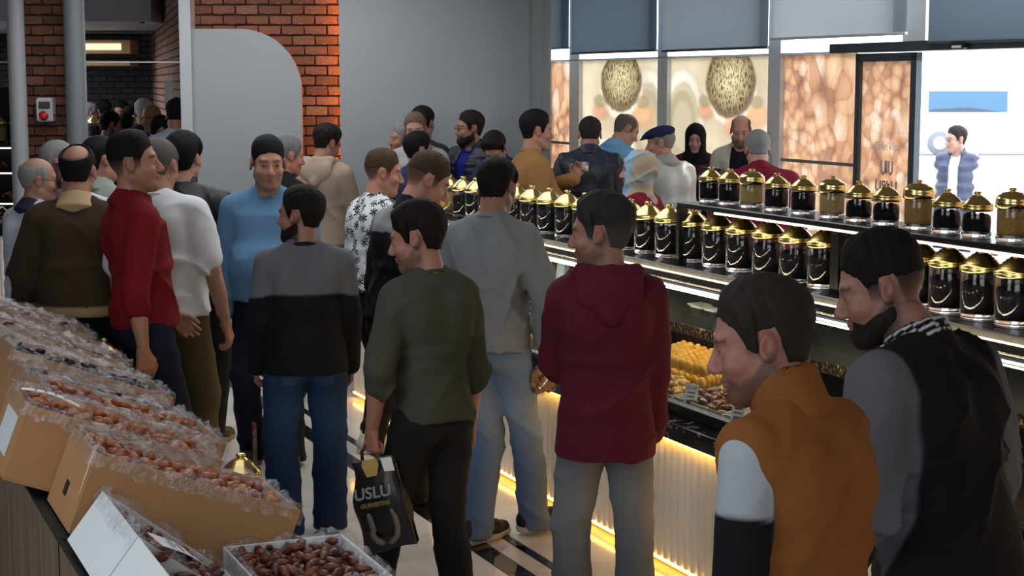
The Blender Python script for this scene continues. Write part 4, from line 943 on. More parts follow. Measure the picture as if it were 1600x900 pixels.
# ------------------------------------------------------------------ outside: forecourt and van
MB().box((WC + .1, -30, -.12), (90, 90, -.02), fn=W).obj('ground', plain('pale_paving', S(200, 198, 192), .9), kind='structure')
def van():
    Y = 50.0; P0 = atY(1449, 228, Y); e = empty('delivery_van', (P0[0], Y, 0)); tag(e, 'white delivery van parked outside beyond the open doorway', 'van'); wm = plain('white_van_paint', S(235, 238, 242), .3); z0 = .35
    Lb = 3.6
    body = [(-.9, z0), (Lb + 1.2, z0), (Lb + 1.3, 1.0), (Lb + .75, 1.25), (Lb + .1, 2.1), (Lb - .5, 2.38), (-.9, 2.38)]
    MB().prism(body, 0, 1.9).obj('van_body', wm, e)
    gm = plain('blue_van_glass', S(64, 104, 134), .3)
    MB().prism([(.0, 1.28), (2.35, 1.28), (2.35, 1.9), (.0, 1.9)], -.02, .02).obj('side_window', gm, e); MB().prism([(2.75, 1.3), (3.75, 1.3), (3.35, 1.95), (2.75, 1.95)], -.02, .02).obj('door_window', plain('grey_van_glass', S(150, 150, 165), .1), e)
    MB().prism([(.0, 1.28), (2.2, 1.28), (1.2, 1.42), (.1, 1.36)], -.035, -.02).obj('window_reflection_strip', plain('van_reflection_dark', S(60, 70, 90), .3), e)  # reflection in the van glass, painted on as a darker strip
    MB().prism([(1.0, .5), (Lb + .2, .45), (Lb + .2, .72), (1.0, .78)], -.03, .02).obj('sill_trim', plain('grey_sill', S(180, 186, 194), .5), e)
    for x in (.35, 3.6):
        w_ = MB().lathe([(0, 0), (.2, 0), (.34, .02), (.36, .1), (.34, .2), (0, .2)], 24).obj('wheel', plain('tyre', S(120, 126, 136), .8), e); w_.location = (x, .12, .36); w_.rotation_euler = (math.pi / 2, 0, 0)
        h = MB().lathe([(0, .0), (.2, 0), (.2, .03), (0, .03)], 18).obj('hubcap', plain('hub', S(210, 214, 220), .3, .6), w_); h.location = (0, 0, .19)
    text('USLU', e, (2.0, -.03, 1.02), .34, plain('van_lettering', S(196, 196, 204), .5), (math.pi / 2, 0, 0))
van()
# ------------------------------------------------------------------ the main display counter (local x = c-3.46, y = a-CA0)
CA0, CA1, CC0 = 3.2, 10.72, 3.46
ctr = empty('display_counter', A(CA0, CC0), TH); tag(ctr, 'long display counter with white fluted front, black marble ledge and lit jar shelves', 'counter')
def cb(c0, c1, a0, a1, z0, z1, bev=0): return MB().box((c0 - CC0, a0 - CA0, z0), (c1 - CC0, a1 - CA0, z1), bev=bev)
cb(3.56, 4.35, CA0, CA1, 0, .07).obj('plinth', M['matblack'], ctr)
pts = []; n = int((CA1 - CA0) / .06); prof = []
for i in range(n):
    for t in np.linspace(0, math.pi, 7)[:-1]: prof.append((CA0 + i * .06 + .03 - .029 * math.cos(t), 3.492 - .024 * math.sin(t)))
P = []; F = []
for (a, c) in prof: P += [(c - CC0, a - CA0, .055), (c - CC0, a - CA0, .60)]
F = [(2 * i, 2 * i + 1, 2 * i + 3, 2 * i + 2) for i in range(len(prof) - 1)]
M['flute'] = plain('ivory_fluted_panel', S(240, 237, 228), .45)
MB().add(P, F, True).box((.036, 0, .055), (.06, CA1 - CA0, .6)).obj('fluted_front', M['flute'], ctr)
cb(3.446, 3.456, CA0, CA1, .602, .611).obj('led_strip', M['led_amber'], ctr)
cb(3.475, 3.488, CA0, CA1, .036, .048).obj('led_strip', M['led_amber'], ctr)
nl = 5
for i in range(nl):
    a0, a1 = CA0 + (CA1 - CA0) * i / nl, CA0 + (CA1 - CA0) * (i + 1) / nl; cb(3.435, 3.64, a0 + .0008, a1 - .0008, .612, .69, .004).obj('marble_ledge', M['marble'], ctr)
cb(3.53, 3.57, CA0, CA1, .69, .745, .004).obj('front_rail', M['black'], ctr)
MB().prism([(3.57 - CC0, .69), (4.34 - CC0, .69), (4.34 - CC0, .80), (3.57 - CC0, .715)], 0, CA1 - CA0).obj('tray_deck', M['black'], ctr)
cb(4.30, 4.36, CA0, CA1, .07, 1.215).obj('back_panel', M['black'], ctr)
cb(4.05, 4.3, CA0, CA1, .925, .94).obj('inner_shelf', M['black'], ctr); cb(4.035, 4.05, CA0, CA1, .905, .955, .003).obj('gold_trim', M['gold_trim'], ctr)
g0, g1 = (3.56, .746), (3.79, 1.185); L = math.hypot(g1[0] - g0[0], g1[1] - g0[1]); ng = 6
for i in range(ng):
    a0, a1 = CA0 + (CA1 - CA0) * i / ng + .003, CA0 + (CA1 - CA0) * (i + 1) / ng - .003
    MB().prism([(g0[0] - CC0, g0[1]), (g0[0] + .006 - CC0, g0[1]), (g1[0] + .006 - CC0, g1[1]), (g1[0] - CC0, g1[1])], a0 - CA0, a1 - CA0).obj('glass_front', M['glass'], ctr)
    cb(3.815, 3.90, a0, a1, 1.194, 1.198).obj('glass_top', M['glass'], ctr)
for i in range(1, ng): a0 = CA0 + (CA1 - CA0) * i / ng; cb(3.80, 4.04, a0 - .003, a0 + .003, .96, 1.19).obj('glass_divider', M['glass'], ctr)
cb(3.785, 3.81, CA0, CA1, 1.186, 1.208, .003).obj('top_rail', M['steel_dark'], ctr); cb(3.779, 3.786, CA0, CA1, 1.193, 1.201).obj('led_strip', M['led_cool'], ctr)
cb(3.802, 3.818, CA0, CA1, 1.176, 1.184).obj('inner_led_strip', emis('bright_led', (1, .80, .52), 60.0), ctr)
cb(3.975, 4.34, CA0, CA1, 1.218, 1.25, .004).obj('lower_shelf', M['black'], ctr); cb(3.979, 3.985, CA0, CA1, 1.211, 1.217).obj('led_strip', M['led_white'], ctr)
UA1 = atC(1058, 318, 4.01)[0]
cb(4.01, 4.3, CA0, UA1, 1.533, 1.56, .004).obj('upper_shelf', M['black'], ctr); cb(4.015, 4.024, CA0, UA1 - .35, 1.524, 1.532).obj('led_strip', M['led_white'], ctr)
for px in (1062, 1311): a0 = atC(px, 340, 4.06)[0]; cb(4.04, 4.09, a0 - .03, a0 + .03 if px > 1100 else a0 - .0, 1.25, 1.533).obj('shelf_post', M['black'], ctr)
for a0 in (9.6, 4.3): cb(4.1, 4.14, a0 - .02, a0 + .02, 1.25, 1.265).obj('shelf_foot', M['black'], ctr)
# small reflections and bags lying on the inner shelf
def shelfthing(name, lab, cat, px, py, mat, hw, hh, d=.06, grp=None):
    a, z = atC(px, py, 4.12); e = empty(name, A(a, 4.12, .941), TH); tag(e, lab, cat, grp)
    return e, a
for i, px in enumerate((842, 860, 880)):
    e, a = shelfthing('gift_bag', ['leftmost clear gift bag standing on the shelf inside the counter', 'brown paper gift bag on the shelf inside the counter', 'pale blue gift pack on the shelf inside the counter'][i], 'bag', px, 435, None, 0, 0, grp='packs on the inner counter shelf')
    m = [M['film'], plain('kraft_paper', S(120, 84, 54), .7), plain('pale_blue_pack', S(170, 190, 205), .4)][i]
    MB().add([(-.03, -.06, 0), (.03, -.06, 0), (.03, .06, 0), (-.03, .06, 0), (-.012, -.05, .17), (.012, -.05, .17), (.012, .05, .17), (-.012, .05, .17)], [(0, 3, 2, 1), (4, 5, 6, 7), (0, 1, 5, 4), (1, 2, 6, 5), (2, 3, 7, 6), (3, 0, 4, 7)]).obj('bag_body', m, e)
    MB().tube([(0, -.02, .165), (0, -.015, .2), (0, .015, .2), (0, .02, .165)], .004, 6).obj('ribbon', M['gold'], e)
for i, px in enumerate((1098, 1120, 1085)):
    a, z = atC(px, 470, 4.14); e = empty('acrylic_box', A(a, 4.14 + (.03 if i == 2 else 0), .941), TH); tag(e, ['clear acrylic box on the inner shelf right of the hooded man', 'second clear acrylic box further right on the inner shelf', 'clear acrylic box nearest the hooded man on the inner shelf'][i], 'box', 'acrylic boxes in the counter')
    MB().box((-.04, -.05, 0), (.04, .05, .09), bev=.004).obj('box_body', thin_glass('acrylic', (.8, .86, .86), .4, .05), e); MB().box((-.042, -.052, .09), (.042, .052, .1), bev=.003).obj('box_lid', M['white'], e)

# ------------------------------------------------------------------ jars
def jarset(R, H, LH, cmat, fill, dome=0):
    g = MB(); g.lathe([(0, .0), (R * .93, 0), (R, .008), (R, H - .01), (R * .94, H), (R * .94 - .003, H), (R - .004, H - .012), (R - .004, .02), (0, .02)], 28)
    base = MB(); base.lathe([(0, .001), (R * .92, .001), (R * .985, .008), (R * .985, .022), (0, .022)], 24)
    c = MB(); rr = random.Random(int(R * 1e4) + int(fill * 100)); ph = [rr.uniform(0, 6) for _ in range(4)]; T = H * fill
    prof = [(0, .0235), (R * .93, .0235)] + [(R * (.945 + rr.uniform(-.012, .006)), .0235 + (T - .03) * k / 9) for k in range(1, 10)] + [(R * .7, T + .002), (R * .35, T + .004), (0, T + .004)]
    c.lathe(prof, 30, wob=lambda t, r, z: (.006 * math.sin(7 * t + ph[0]) + .006 * math.sin(13 * t + ph[1]) + .003 * math.sin(23 * t + ph[2])) * (1 if z > T * .8 and r > 0 else 0))
    l = MB(); q = R * 1.08
    if dome: pr = [(q * .9, -.012), (q, -.01), (q, .012), (q * .97, .016), (q * .98, .02), (q * .96, LH * .42), (q * .8, LH * .6), (q * .72, LH * .61), (q * .6, LH * .72), (q * .3, LH * .8), (0, LH * .81)]
    else: pr = [(q * .9, -.01), (q, -.008), (q, .005), (q * .975, .007), (q, .009), (q, .016), (q * .95, .019), (q * .94, LH * .26), (q * .86, LH * .29), (q * .85, LH * .345), (q * .76, LH * .385), (q * .75, LH * .445), (q * .64, LH * .49), (q * .63, LH * .55), (q * .5, LH * .595), (q * .48, LH * .66), (q * .34, LH * .71), (q * .25, LH * .8), (0, LH * .81)]
    l.lathe(pr, 32, (0, 0, H))
    k = MB(); b = LH * .8; s = q * .2; k.lathe([(s * .8, b - .002), (s * .75, b + LH * .03), (s * 1.15, b + LH * .07), (s * 1.2, b + LH * .15), (s * .8, b + LH * .2), (0, b + LH * .2)], 18, (0, 0, H))
    return [('glass', g.mesh('jar_glass', M['jarglass'])), ('glass_base', base.mesh('jar_base', M['thickglass'])), ('contents', c.mesh('jar_contents', cmat)), ('lid', l.mesh('jar_lid', M['gold'])), ('knob', k.mesh('jar_knob', M['gold']))]
M['darkfill'] = plain('dark_dried_fruit', S(24, 20, 26), .8, spec=.08, nscale=70, namp=.5, bump=.6); M['nutfill'] = plain('mixed_seeds', S(178, 150, 96), .7, nscale=130, namp=.65, bump=1.0); M['brownfill'] = plain('brown_nuts', S(150, 116, 60), .7, nscale=80, namp=.5, bump=1.0)
JT = {'big': jarset(.074, .19, .085, M['darkfill'], .80), 'bigA': jarset(.074, .19, .085, M['darkfill'], .88), 'bigB': jarset(.074, .188, .086, M['darkfill'], .74), 'brown': jarset(.074, .19, .085, M['brownfill'], .82),
      'small': jarset(.056, .112, .062, M['darkfill'], .84), 'smallB': jarset(.056, .108, .064, M['darkfill'], .72), 'seed': jarset(.056, .122, .06, M['nutfill'], .86, 1), 'nut': jarset(.057, .135, .062, M['brownfill'], .9, 1)}
def jar(kind, loc, label, group, rz=0, sc=1.0):
    e = empty('lidded_jar', loc, rz); e.scale = (sc,) * 3; tag(e, label, 'jar', group); ps = {}
    for nm, me in JT[kind]:
        o = bpy.data.objects.new(nm, me); ps[nm] = o; link(o, e if nm not in ('knob', 'glass_base') else ps['lid' if nm == 'knob' else 'glass'])
    return e
ORD = ['first', 'second', 'third', 'fourth', 'fifth', 'sixth', 'seventh', 'eighth', 'ninth', 'tenth', 'eleventh', 'twelfth', 'thirteenth', 'fourteenth', 'fifteenth', 'sixteenth', 'seventeenth', 'eighteenth', 'nineteenth', 'twentieth', 'twenty-first', 'twenty-second', 'twenty-third', 'twenty-fourth', 'twenty-fifth', 'twenty-sixth', 'twenty-seventh', 'twenty-eighth']
CJ = 4.13
low = [(703, 'brown'), (724, 'bigB'), (744, 'big'), (764, 'big'), (785, 'big'), (807, 'bigA'), (831, 'big'), (858, 'bigA'), (886, 'bigA'), (914, 'big'), (948, 'big'), (984, 'big'), (1012, 'bigA'), (1045, 'big'), (1082, 'bigA'), (1120, 'big'), (1158, 'big'), (1200, 'big'), (1243, 'bigB'), (1288, 'bigB'), (1328, 'bigB'), (1366, 'big'), (1404, 'big'), (1438, 'big'), (1482, 'bigB'), (1533, 'bigB'), (1588, 'bigB'), (1648, 'big')]
for i, (px, k) in enumerate(low):
    a, _ = atC(px, 420, CJ); n = len(low) - 1
    jar(k, A(a, CJ, 1.251), 'tall gold-lidded jar of %s, %s from the left on the lower shelf' % ('brown nuts' if k == 'brown' else 'dark dried fruit', ORD[i]), 'tall jars on the lower shelf')
up = [(1110, 'small'), (1140, 'small'), (1174, 'seed'), (1213, 'small'), (1255, 'small'), (1300, 'seed'), (1342, 'smallB'), (1385, 'smallB'), (1435, 'nut'), (1480, 'smallB'), (1527, 'smallB'), (1582, 'nut'), (1645, 'small')]
for i, (px, k) in enumerate(up):
    a, _ = atC(px, 320, CJ)
    jar(k, A(a, CJ, 1.561), 'small gold-lidded jar of %s, %s from the left on the upper shelf' % ({'s': 'dark dried fruit', 'n': 'brown nuts'}[k[0]] if k != 'seed' else 'pale mixed seeds', ORD[i]), 'small jars on the upper shelf')

# ------------------------------------------------------------------ trays with figs and dates
def deckz(c): return .715 + (c - 3.57) / .77 * .085
def lumpy(name, rx, ry, rz, mat, seed, n=8, m=6, amp=.14, crease=0):
    r = random.Random(seed); ph = [r.uniform(0, 6) for _ in range(6)]; P = []; F = []
    for i in range(m + 1):
        th = math.pi * i / m
        for j in range(n):
            f = 2 * math.pi * j / n; k = 1 + amp * (math.sin(2 * f + ph[0] + 2 * th) * .5 + math.sin(3 * f + ph[1] - th) * .4 + math.sin(3 * th + ph[2]) * .4) + r.uniform(-.085, .085)
            P.append((rx * k * math.sin(th) * math.cos(f), ry * k * math.cos(th), rz * k * math.sin(th) * math.sin(f)))
    for i in range(m):
        for j in range(n): F.append((i * n + j, i * n + (j + 1) % n, (i + 1) * n + (j + 1) % n, (i + 1) * n + j))
    return MB().add(P, F, True).mesh(name, mat)
DATE = [lumpy('date', .0125, .026, .0115, M['date'], i, amp=.12) for i in range(5)]
AMB = [lumpy('dried_persimmon', .019, .022, .014, M['amber'], 10 + i, amp=.2) for i in range(5)]
PRU = [lumpy('prune', .017, .02, .012, M['prune'], 20 + i, amp=.2) for i in range(4)]
FIG = [lumpy('dried_fig', .026, .024, .019, M['figloose'], 30 + i, amp=.14) for i in range(5)]
REDF = [lumpy('dried_berry', .015, .017, .012, M['redfruit'], 40 + i, amp=.18) for i in range(4)]
dm = MB(); dm.lathe([(0, -.011), (.022, -.012), (.031, -.006), (.032, .004), (.026, .011), (.008, .008), (0, .006)], 14); DISC = [dm.mesh('pressed_fig', M['figdisc'])]
RR = random.Random(77)
def piece(meshes, name, loc, label, cat, group, rot=None, sc=None):
    o = bpy.data.objects.new(name, RR.choice(meshes)); link(o); o.location = [float(q) for q in loc]
    o.rotation_euler = rot if rot else (RR.uniform(-.6, .6), RR.uniform(-.5, .5), RR.uniform(0, 6.28)); s = sc or RR.uniform(.88, 1.12); o.scale = (s, s, s); tag(o, label, cat, group); return o
def tray(a0, a1, c0, c1, label):
    e = empty('tray', A((a0 + a1) / 2, c0, deckz(c0)), TH); tag(e, label, 'tray', 'steel trays in the counter'); e.rotation_euler = Matrix.Rotation(TH, 3, 'Z').to_euler(); hw = (a1 - a0) / 2
    sl = lambda x, y, z: (x, y, z + x * .1104)
    MB().box((0, -hw, 0.001), (c1 - c0, hw, .006), fn=sl).obj('tray_base', plain('tray_steel', S(216, 212, 200), .25, .6), e)
    for lo, hi in (((0, -hw, .006), (.006, hw, .03)), ((c1 - c0 - .006, -hw, .006), (c1 - c0, hw, .03)), ((.006, -hw, .006), (c1 - c0 - .006, -hw + .006, .03)), ((.006, hw - .006, .006), (c1 - c0 - .006, hw, .03))): MB().box(lo, hi, fn=sl).obj('tray_rim', plain('tray_rim_steel', S(226, 222, 212), .2, .5), e)
    return e
ta = [atC(px, py, 3.6)[0] for px, py in ((1180, 690), (1098, 640), (1010, 612))]
tray(6.02, 6.44, 3.59, 4.0, 'steel tray of brown dates and pale figs in the counter'); tray(6.46, 7.05, 3.59, 4.06, 'large steel tray heaped with yellow figs in the counter'); tray(5.55, 6.0, 3.59, 4.0, 'steel tray hidden partly by the man in the orange vest'); tray(8.3, 8.9, 3.59, 4.0, 'steel tray of red and black dried fruit by the grey sweatshirt man')
TDx = Matrix.Rotation(TH, 4, 'Z') @ Matrix.Rotation(math.radians(90), 4, 'Y')          # disc axis along v
for k in range(8):
    aa = 6.48 + k * .0665 + .03
    for lay in range(2):
        for j in range(9 - lay * 2):
            c = 3.775 + j * .0262 + lay * .026; rot = (TDx @ Matrix.Rotation(RR.uniform(-.12, .12), 4, 'X') @ Matrix.Rotation(RR.uniform(-.14, .14), 4, 'Y')).to_euler()
            piece(DISC, 'pressed_fig', A(aa + (.03 if lay else 0) + RR.uniform(-.003, .003), c, deckz(c) + .04 + lay * .048 + (c - 3.77) * .12), 'yellow pressed fig in the rows at the back of the large fig tray', 'fig', 'pressed figs in rows', rot, RR.uniform(.96, 1.06))
def heap(meshes, name, a0, a1, c0, c1, n, h, label, cat, group, zfn=deckz, frame=None):
    for i in range(n):
        u, w_ = RR.random(), RR.random(); hh = h * (1 - abs(2 * u - 1) ** 3) * (1 - abs(2 * w_ - 1) ** 3) * RR.uniform(.35, 1)
        a, c = a0 + (a1 - a0) * u, c0 + (c1 - c0) * w_; piece(meshes, name, A(a, c, zfn(c) + .02 + hh), label, cat, group, None, 1.22 if name == 'date' else None)
heap(FIG, 'dried_fig', 6.49, 7.02, 3.62, 3.76, 70, .05, 'pale loose dried fig heaped at the front of the large fig tray', 'fig', 'loose figs at the tray front')
heap(FIG, 'dried_fig', 6.06, 6.41, 3.78, 3.97, 46, .06, 'pale loose dried fig behind the brown dates in their tray', 'fig', 'loose figs behind the dates')
heap(DATE, 'date', 6.05, 6.42, 3.61, 3.78, 44, .03, 'brown date in the front of the counter tray', 'date', 'dates in the counter tray')
heap(DATE, 'date', 5.6, 5.97, 3.61, 3.97, 10, .04, 'brown date in the tray behind the orange vest', 'date', 'dates in the hidden tray')
heap(REDF, 'dried_berry', 8.33, 8.87, 3.61, 3.97, 110, .06, 'red or black dried fruit heaped in the tray beside the grey sweatshirt', 'dried fruit', 'red and black dried fruit')
def pricecard(px, py, c, label, txt='KG 180'):
    a, z = atC(px, py, c); e = empty('price_card', A(a, c, deckz(c) + .02), 0); e.rotation_euler = (math.radians(-14), 0, TH - math.pi / 2 + .45); tag(e, label, 'price card', 'price cards on the trays')
    MB().box((-.033, -.001, -.012), (.033, .001, .085)).obj('card', M['paper'], e); text(txt, e, (0, -.0018, .068), .017, M['ink'], (math.pi / 2, 0, 0), ext=.0003)
    for i in range(3): MB().box((-.02, -.0016, .045 - i * .018), (.02, -.0012, .05 - i * .018)).obj('print_line', M['ink'], e)
    return e
pricecard(1078, 618, 3.60, 'white price card standing in front of the yellow figs'); pricecard(1152, 640, 3.60, 'white price card standing among the brown dates', 'KG 190')

# ------------------------------------------------------------------ sloped date table on the left
tb = empty('sloped_table', A(4.4, .6), TH); tag(tb, 'long sloped wooden table carrying the open boxes of dates', 'table')
def prof(a0, a1, poly, name, mat): MB().prism([(c - .6, z) for c, z in poly], a0 - 4.4, a1 - 4.4).obj(name, mat, tb)
prof(4.33, 8.7, [(.60, 0), (1.38, 0), (1.38, .735), (1.2, .735), (.60, .965)], 'table_body', M['wood'])
prof(2.6, 4.329, [(.60, 0), (1.42, 0), (1.42, .735), (.92, .735), (.60, .965)], 'table_end_body', M['wood'])
prof(4.33, 8.7, [(.592, .966), (1.2, .736), (1.2, .742), (.592, .974)], 'top_edge', M['matblack']); prof(2.6, 4.328, [(.592, .967), (.92, .737), (.92, .743), (.592, .975)], 'top_edge', M['matblack'])
for a0 in (3.6, 4.329): prof(a0, a0 + .004, [(.597, 0), (.60, 0), (.60, .96), (.597, .96)], 'panel_joint', M['matblack'])

def carton(a0, w, L, h, tilt, c_hi, z_hi, mat, name='date_box', label='', group='open boxes on the sloped table', film=True, inner=.03, t=.006):
    """open box; local x runs down the slope, y along the table, z out of the opening; origin at the upper near bottom corner"""
    cc, sn = math.cos(tilt), math.sin(tilt); e = empty(name, A(a0, c_hi, z_hi)); R = Matrix.Rotation(TH, 3, 'Z') @ Matrix.Rotation(tilt, 3, 'Y'); e.rotation_euler = R.to_euler(); tag(e, label, 'box', group)
    mb = MB(); 
    for lo, hi in (((0, 0, 0), (L, w, t)), ((0, 0, t), (L, t, h)), ((0, w - t, t), (L, w, h)), ((0, t, t), (t, w - t, h)), ((L - t, t, t), (L, w - t, h))): MB().box(lo, hi, bev=.001).obj('box_panel' if lo != (0, 0, 0) or hi[2] != t else 'box_base', mat, e)
    if film:
        m = MB(); n = 26; r = random.Random(int(a0 * 100)); per = []
        def P(s):
            s = s % (2 * (L + w))
            if s < L: return (s, 0, 0, -1)
            if s < L + w: return (L, s - L, 1, 0)
            if s < 2 * L + w: return (2 * L + w - s, w, 0, 1)
            return (0, 2 * (L + w) - s, -1, 0)
        N = 90; rows = [(-.055, -.028), (-.035, -.008), (-.014, .004), (-.002, .014), (.008, .006), (.011, -.012), (.013, -.03)]; V_ = []; F_ = []
        for i in range(N):
            x, y, nx, ny = P((i + .5) * 2 * (L + w) / N)
            for k, (d, z) in enumerate(rows):
                j = .006 * r.uniform(-1, 1) + .007 * math.sin(i * .9 + k); zz = z + (j * 1.2 if k in (2, 3, 4) else j * .5) + (r.uniform(-.012, .006) if k == 6 else 0); dd = d + (j * .5 if k < 4 else abs(j) * .6); V_.append((x + nx * dd, y + ny * dd, h + zz))
        K = len(rows)
        for i in range(N):
            for k in range(K - 1): F_.append((i * K + k, ((i + 1) % N) * K + k, ((i + 1) % N) * K + k + 1, i * K + k + 1))
        m.add(V_, F_, True).obj('plastic_liner', M['film'], e)
    return e, R
def fill(e, R, meshes, name, n, L, w, z, label, cat, group, x0=.03, x1=None, over=.02, tilted=True):
    o = np.array(e.location); Rm = np.array(R); x1 = x1 or L - .03; gx = max(1, int(round(math.sqrt(n * (x1 - x0) / (w - .06))))); gy = max(1, int(math.ceil(n / gx)))
    for i in range(gx):
        for j in range(gy):
            x = x0 + (x1 - x0) * (i + .5 + RR.uniform(-.4, .4)) / gx; y = .02 + (w - .04) * (j + .5 + RR.uniform(-.4, .4)) / gy
            zone = ', %s %s' % (('upper', 'middle', 'lower')[min(2, int(3 * (x - x0) / (x1 - x0 + 1e-6)))] if tilted else ('left', 'middle', 'right')[min(2, int(3 * (x - x0) / (x1 - x0 + 1e-6)))], ('near side', 'centre', 'far side')[min(2, max(0, int(3 * (y - .02) / (w - .04))))])
            piece(meshes, name, o + Rm @ np.array([x, y, z + RR.uniform(-.006, over)]), label + zone, cat, group)
def underfill(e, L, w, z, mat):
    """the packed fruit below the top layer"""
    n, m = 14, 10; V_ = [(.012 + (L - .024) * i / n, .012 + (w - .024) * j / m, z + RR.uniform(-.008, .004)) for i in range(n + 1) for j in range(m + 1)]
    F_ = [(i * (m + 1) + j, (i + 1) * (m + 1) + j, (i + 1) * (m + 1) + j + 1, i * (m + 1) + j + 1) for i in range(n) for j in range(m)]
    MB().add(V_, F_, True).obj('packed_fruit', mat, e, kind='stuff')
T21 = math.radians(21); pit = [4.36, 4.77, 5.175, 5.58, 5.985, 6.39, 6.795, 7.2, 7.605, 8.01]
UF = {'date': plain('packed_dates', S(84, 46, 36), .4, nscale=60, namp=.5, bump=.8), 'amber': plain('packed_amber', S(150, 84, 54), .5, nscale=60, namp=.5, bump=.8), 'prune': plain('packed_prunes', S(44, 36, 42), .4, nscale=60, namp=.5, bump=.8)}
kinds = ['amber', 'amber', 'amber', 'prune', 'prune', 'prune', 'date', 'date', 'date', 'date']
labs = ['nearest brown carton of amber dried fruit with a torn hand hole', 'brown carton with a white label on its end, set back behind the nearest one', 'third brown carton of amber dried fruit along the table', 'brown carton of black prunes under crinkled film, fourth along the table', 'fifth carton along the table, dark prunes and printed side', 'sixth carton along the table, dark prunes under film', 'seventh carton along the table, filmed over', 'eighth carton along the table, filmed over', 'ninth carton along the table beside the red sweater', 'farthest carton at the end of the sloped table']
nf = [90, 60, 72, 96, 80, 60, 12, 9, 6, 6]
rise_ = [0, 0, .042, .02, .05, .02, .045, .02, .045, .02]
for i, a0 in enumerate(pit):
    sh_ = -.125 if i == 1 else 0; hh = .222 if i < 2 else .205
    e, R = carton(a0, .39, .59, hh, T21, .628 + sh_ * math.cos(T21), .969 - sh_ * math.sin(T21) + (.02 if i == 1 else 0) + rise_[i], M['cardboard'], 'fruit_carton', labs[i])
    k = kinds[i]; zf = hh - .028; underfill(e, .59, .39, zf - .012, UF[k])
    ms, nm, lb, ct = {'amber': (AMB, 'dried_persimmon', 'amber dried fruit in the %s', 'dried fruit'), 'prune': (PRU, 'prune', 'black prune in the %s', 'prune'), 'date': (DATE, 'date', 'dark date in the %s', 'date')}[k]
    wh = ['nearest brown carton', 'carton with the white end label', 'third carton along the table', 'fourth carton along the table', 'fifth carton along the table', 'sixth carton along the table', 'seventh carton along the table', 'eighth carton along the table', 'ninth carton along the table', 'farthest carton of the table'][i]
    fill(e, R, ms, nm, nf[i], .59, .39, zf, lb % wh, ct, nm.replace('_', ' ') + 's in the ' + wh)
    if i == 0:
        MB().box((-.002, .18, .06), (.0, .225, .1), bev=.0005).obj('hand_hole', M['matblack'], e)
        MB().add([(-.0015, .022, .222), (-.0015, .045, .222), (-.0015, .038, .15), (-.0015, .03, .10), (-.0015, .024, .06), (-.0015, .018, .15)], [(0, 1, 2, 3, 4, 5)]).obj('torn_paper_patch', plain('torn_card', S(206, 178, 140), .9), e)
    if i in (1, 2): MB().box((-.003, .09, .05), (-.0005, .30, .17)).obj('label_sticker', plain('label_paper', S(206, 214, 218), .6), e)
    if i == 4: text('KPS 050UCMM 1500110.4', e, (.36, -.0012, .15), .022, M['ink'], (math.pi / 2, 0, 0), ext=.0003)
# white boxes
T38 = math.radians(38)
for i, (a0, wd_) in enumerate(((3.775, .465), (3.29, .475))):
    e, R = carton(a0, wd_, .40, .15, T38, .607, .985, M['whitebox'], 'white_date_box', ['white tilted box of dark dates with a card lying across it', 'white tilted box at the bottom edge, nearest the viewer'][i], film=(i == 0))
    underfill(e, .40, wd_, .105, UF['date']); fill(e, R, DATE, 'date', 62 if i == 0 else 16, .40, wd_, .118, ['dark date in the white tilted box under the card', 'dark date in the white box at the bottom edge'][i], 'date', ['dates in the white tilted box', 'dates in the bottom white box'][i], over=.022)
    if i == 0: e0 = e
P = np.array(e0.matrix_world) if False else None
def cardon(e, R, x, y, z, sx, sy, rz, label):
    o = np.array(e.location) + np.array(R) @ np.array([x, y, z]); q = empty('name_card', o); q.rotation_euler = (R @ Matrix.Rotation(rz, 3, 'Z')).to_euler(); tag(q, label, 'card')
    n = 8; V_ = [(-sx / 2 + sx * i / n, y_, .012 * math.cos((i / n - .5) * 3) + d) for d in (0, .0012) for i in range(n + 1) for y_ in (-sy / 2, sy / 2)]; k = 2 * (n + 1)
    F_ = [(2 * i, 2 * i + 2, 2 * i + 3, 2 * i + 1) for i in range(n)]; F_ = [tuple(reversed(f)) for f in F_] + [tuple(v + k for v in f) for f in F_]
    MB().add(V_, F_, True).obj('card', M['paper'], q)
    for i in range(4): MB().box((-sx * .3 + i * sx * .17, -sy * .28 + .004 * i, .0125), (-sx * .3 + i * sx * .17 + .008, sy * .25, .0142)).obj('print_line', plain('faded_ink', S(120, 124, 140), .7), q)
RW = Matrix.Rotation(TH, 3, 'Z') @ Matrix.Rotation(T38, 3, 'Y')
cardon(e0, RW, .125, .02, .165, .20, .075, math.radians(22), 'white printed card lying across the tilted white date box')
e2c = [o for o in bpy.data.objects if o.get('label') == labs[1]][0]; RB = Matrix.Rotation(TH, 3, 'Z') @ Matrix.Rotation(T21, 3, 'Y')
cardon(e2c, RB, .07, .10, .245, .17, .055, math.radians(-10), 'white slip of card on the film of the carton set back')
e, R = carton(3.90, .43, .335, .15, 0.0, 1.03, .745, M['whitebox'], 'white_date_box', 'flat white box of large brown dates at the bottom of the picture', film=True)
underfill(e, .335, .43, .106, UF['date']); fill(e, R, DATE, 'date', 130, .335, .43, .124, 'large brown date in the flat white box', 'date', 'dates in the flat white box', x0=.018, over=.026, tilted=False)
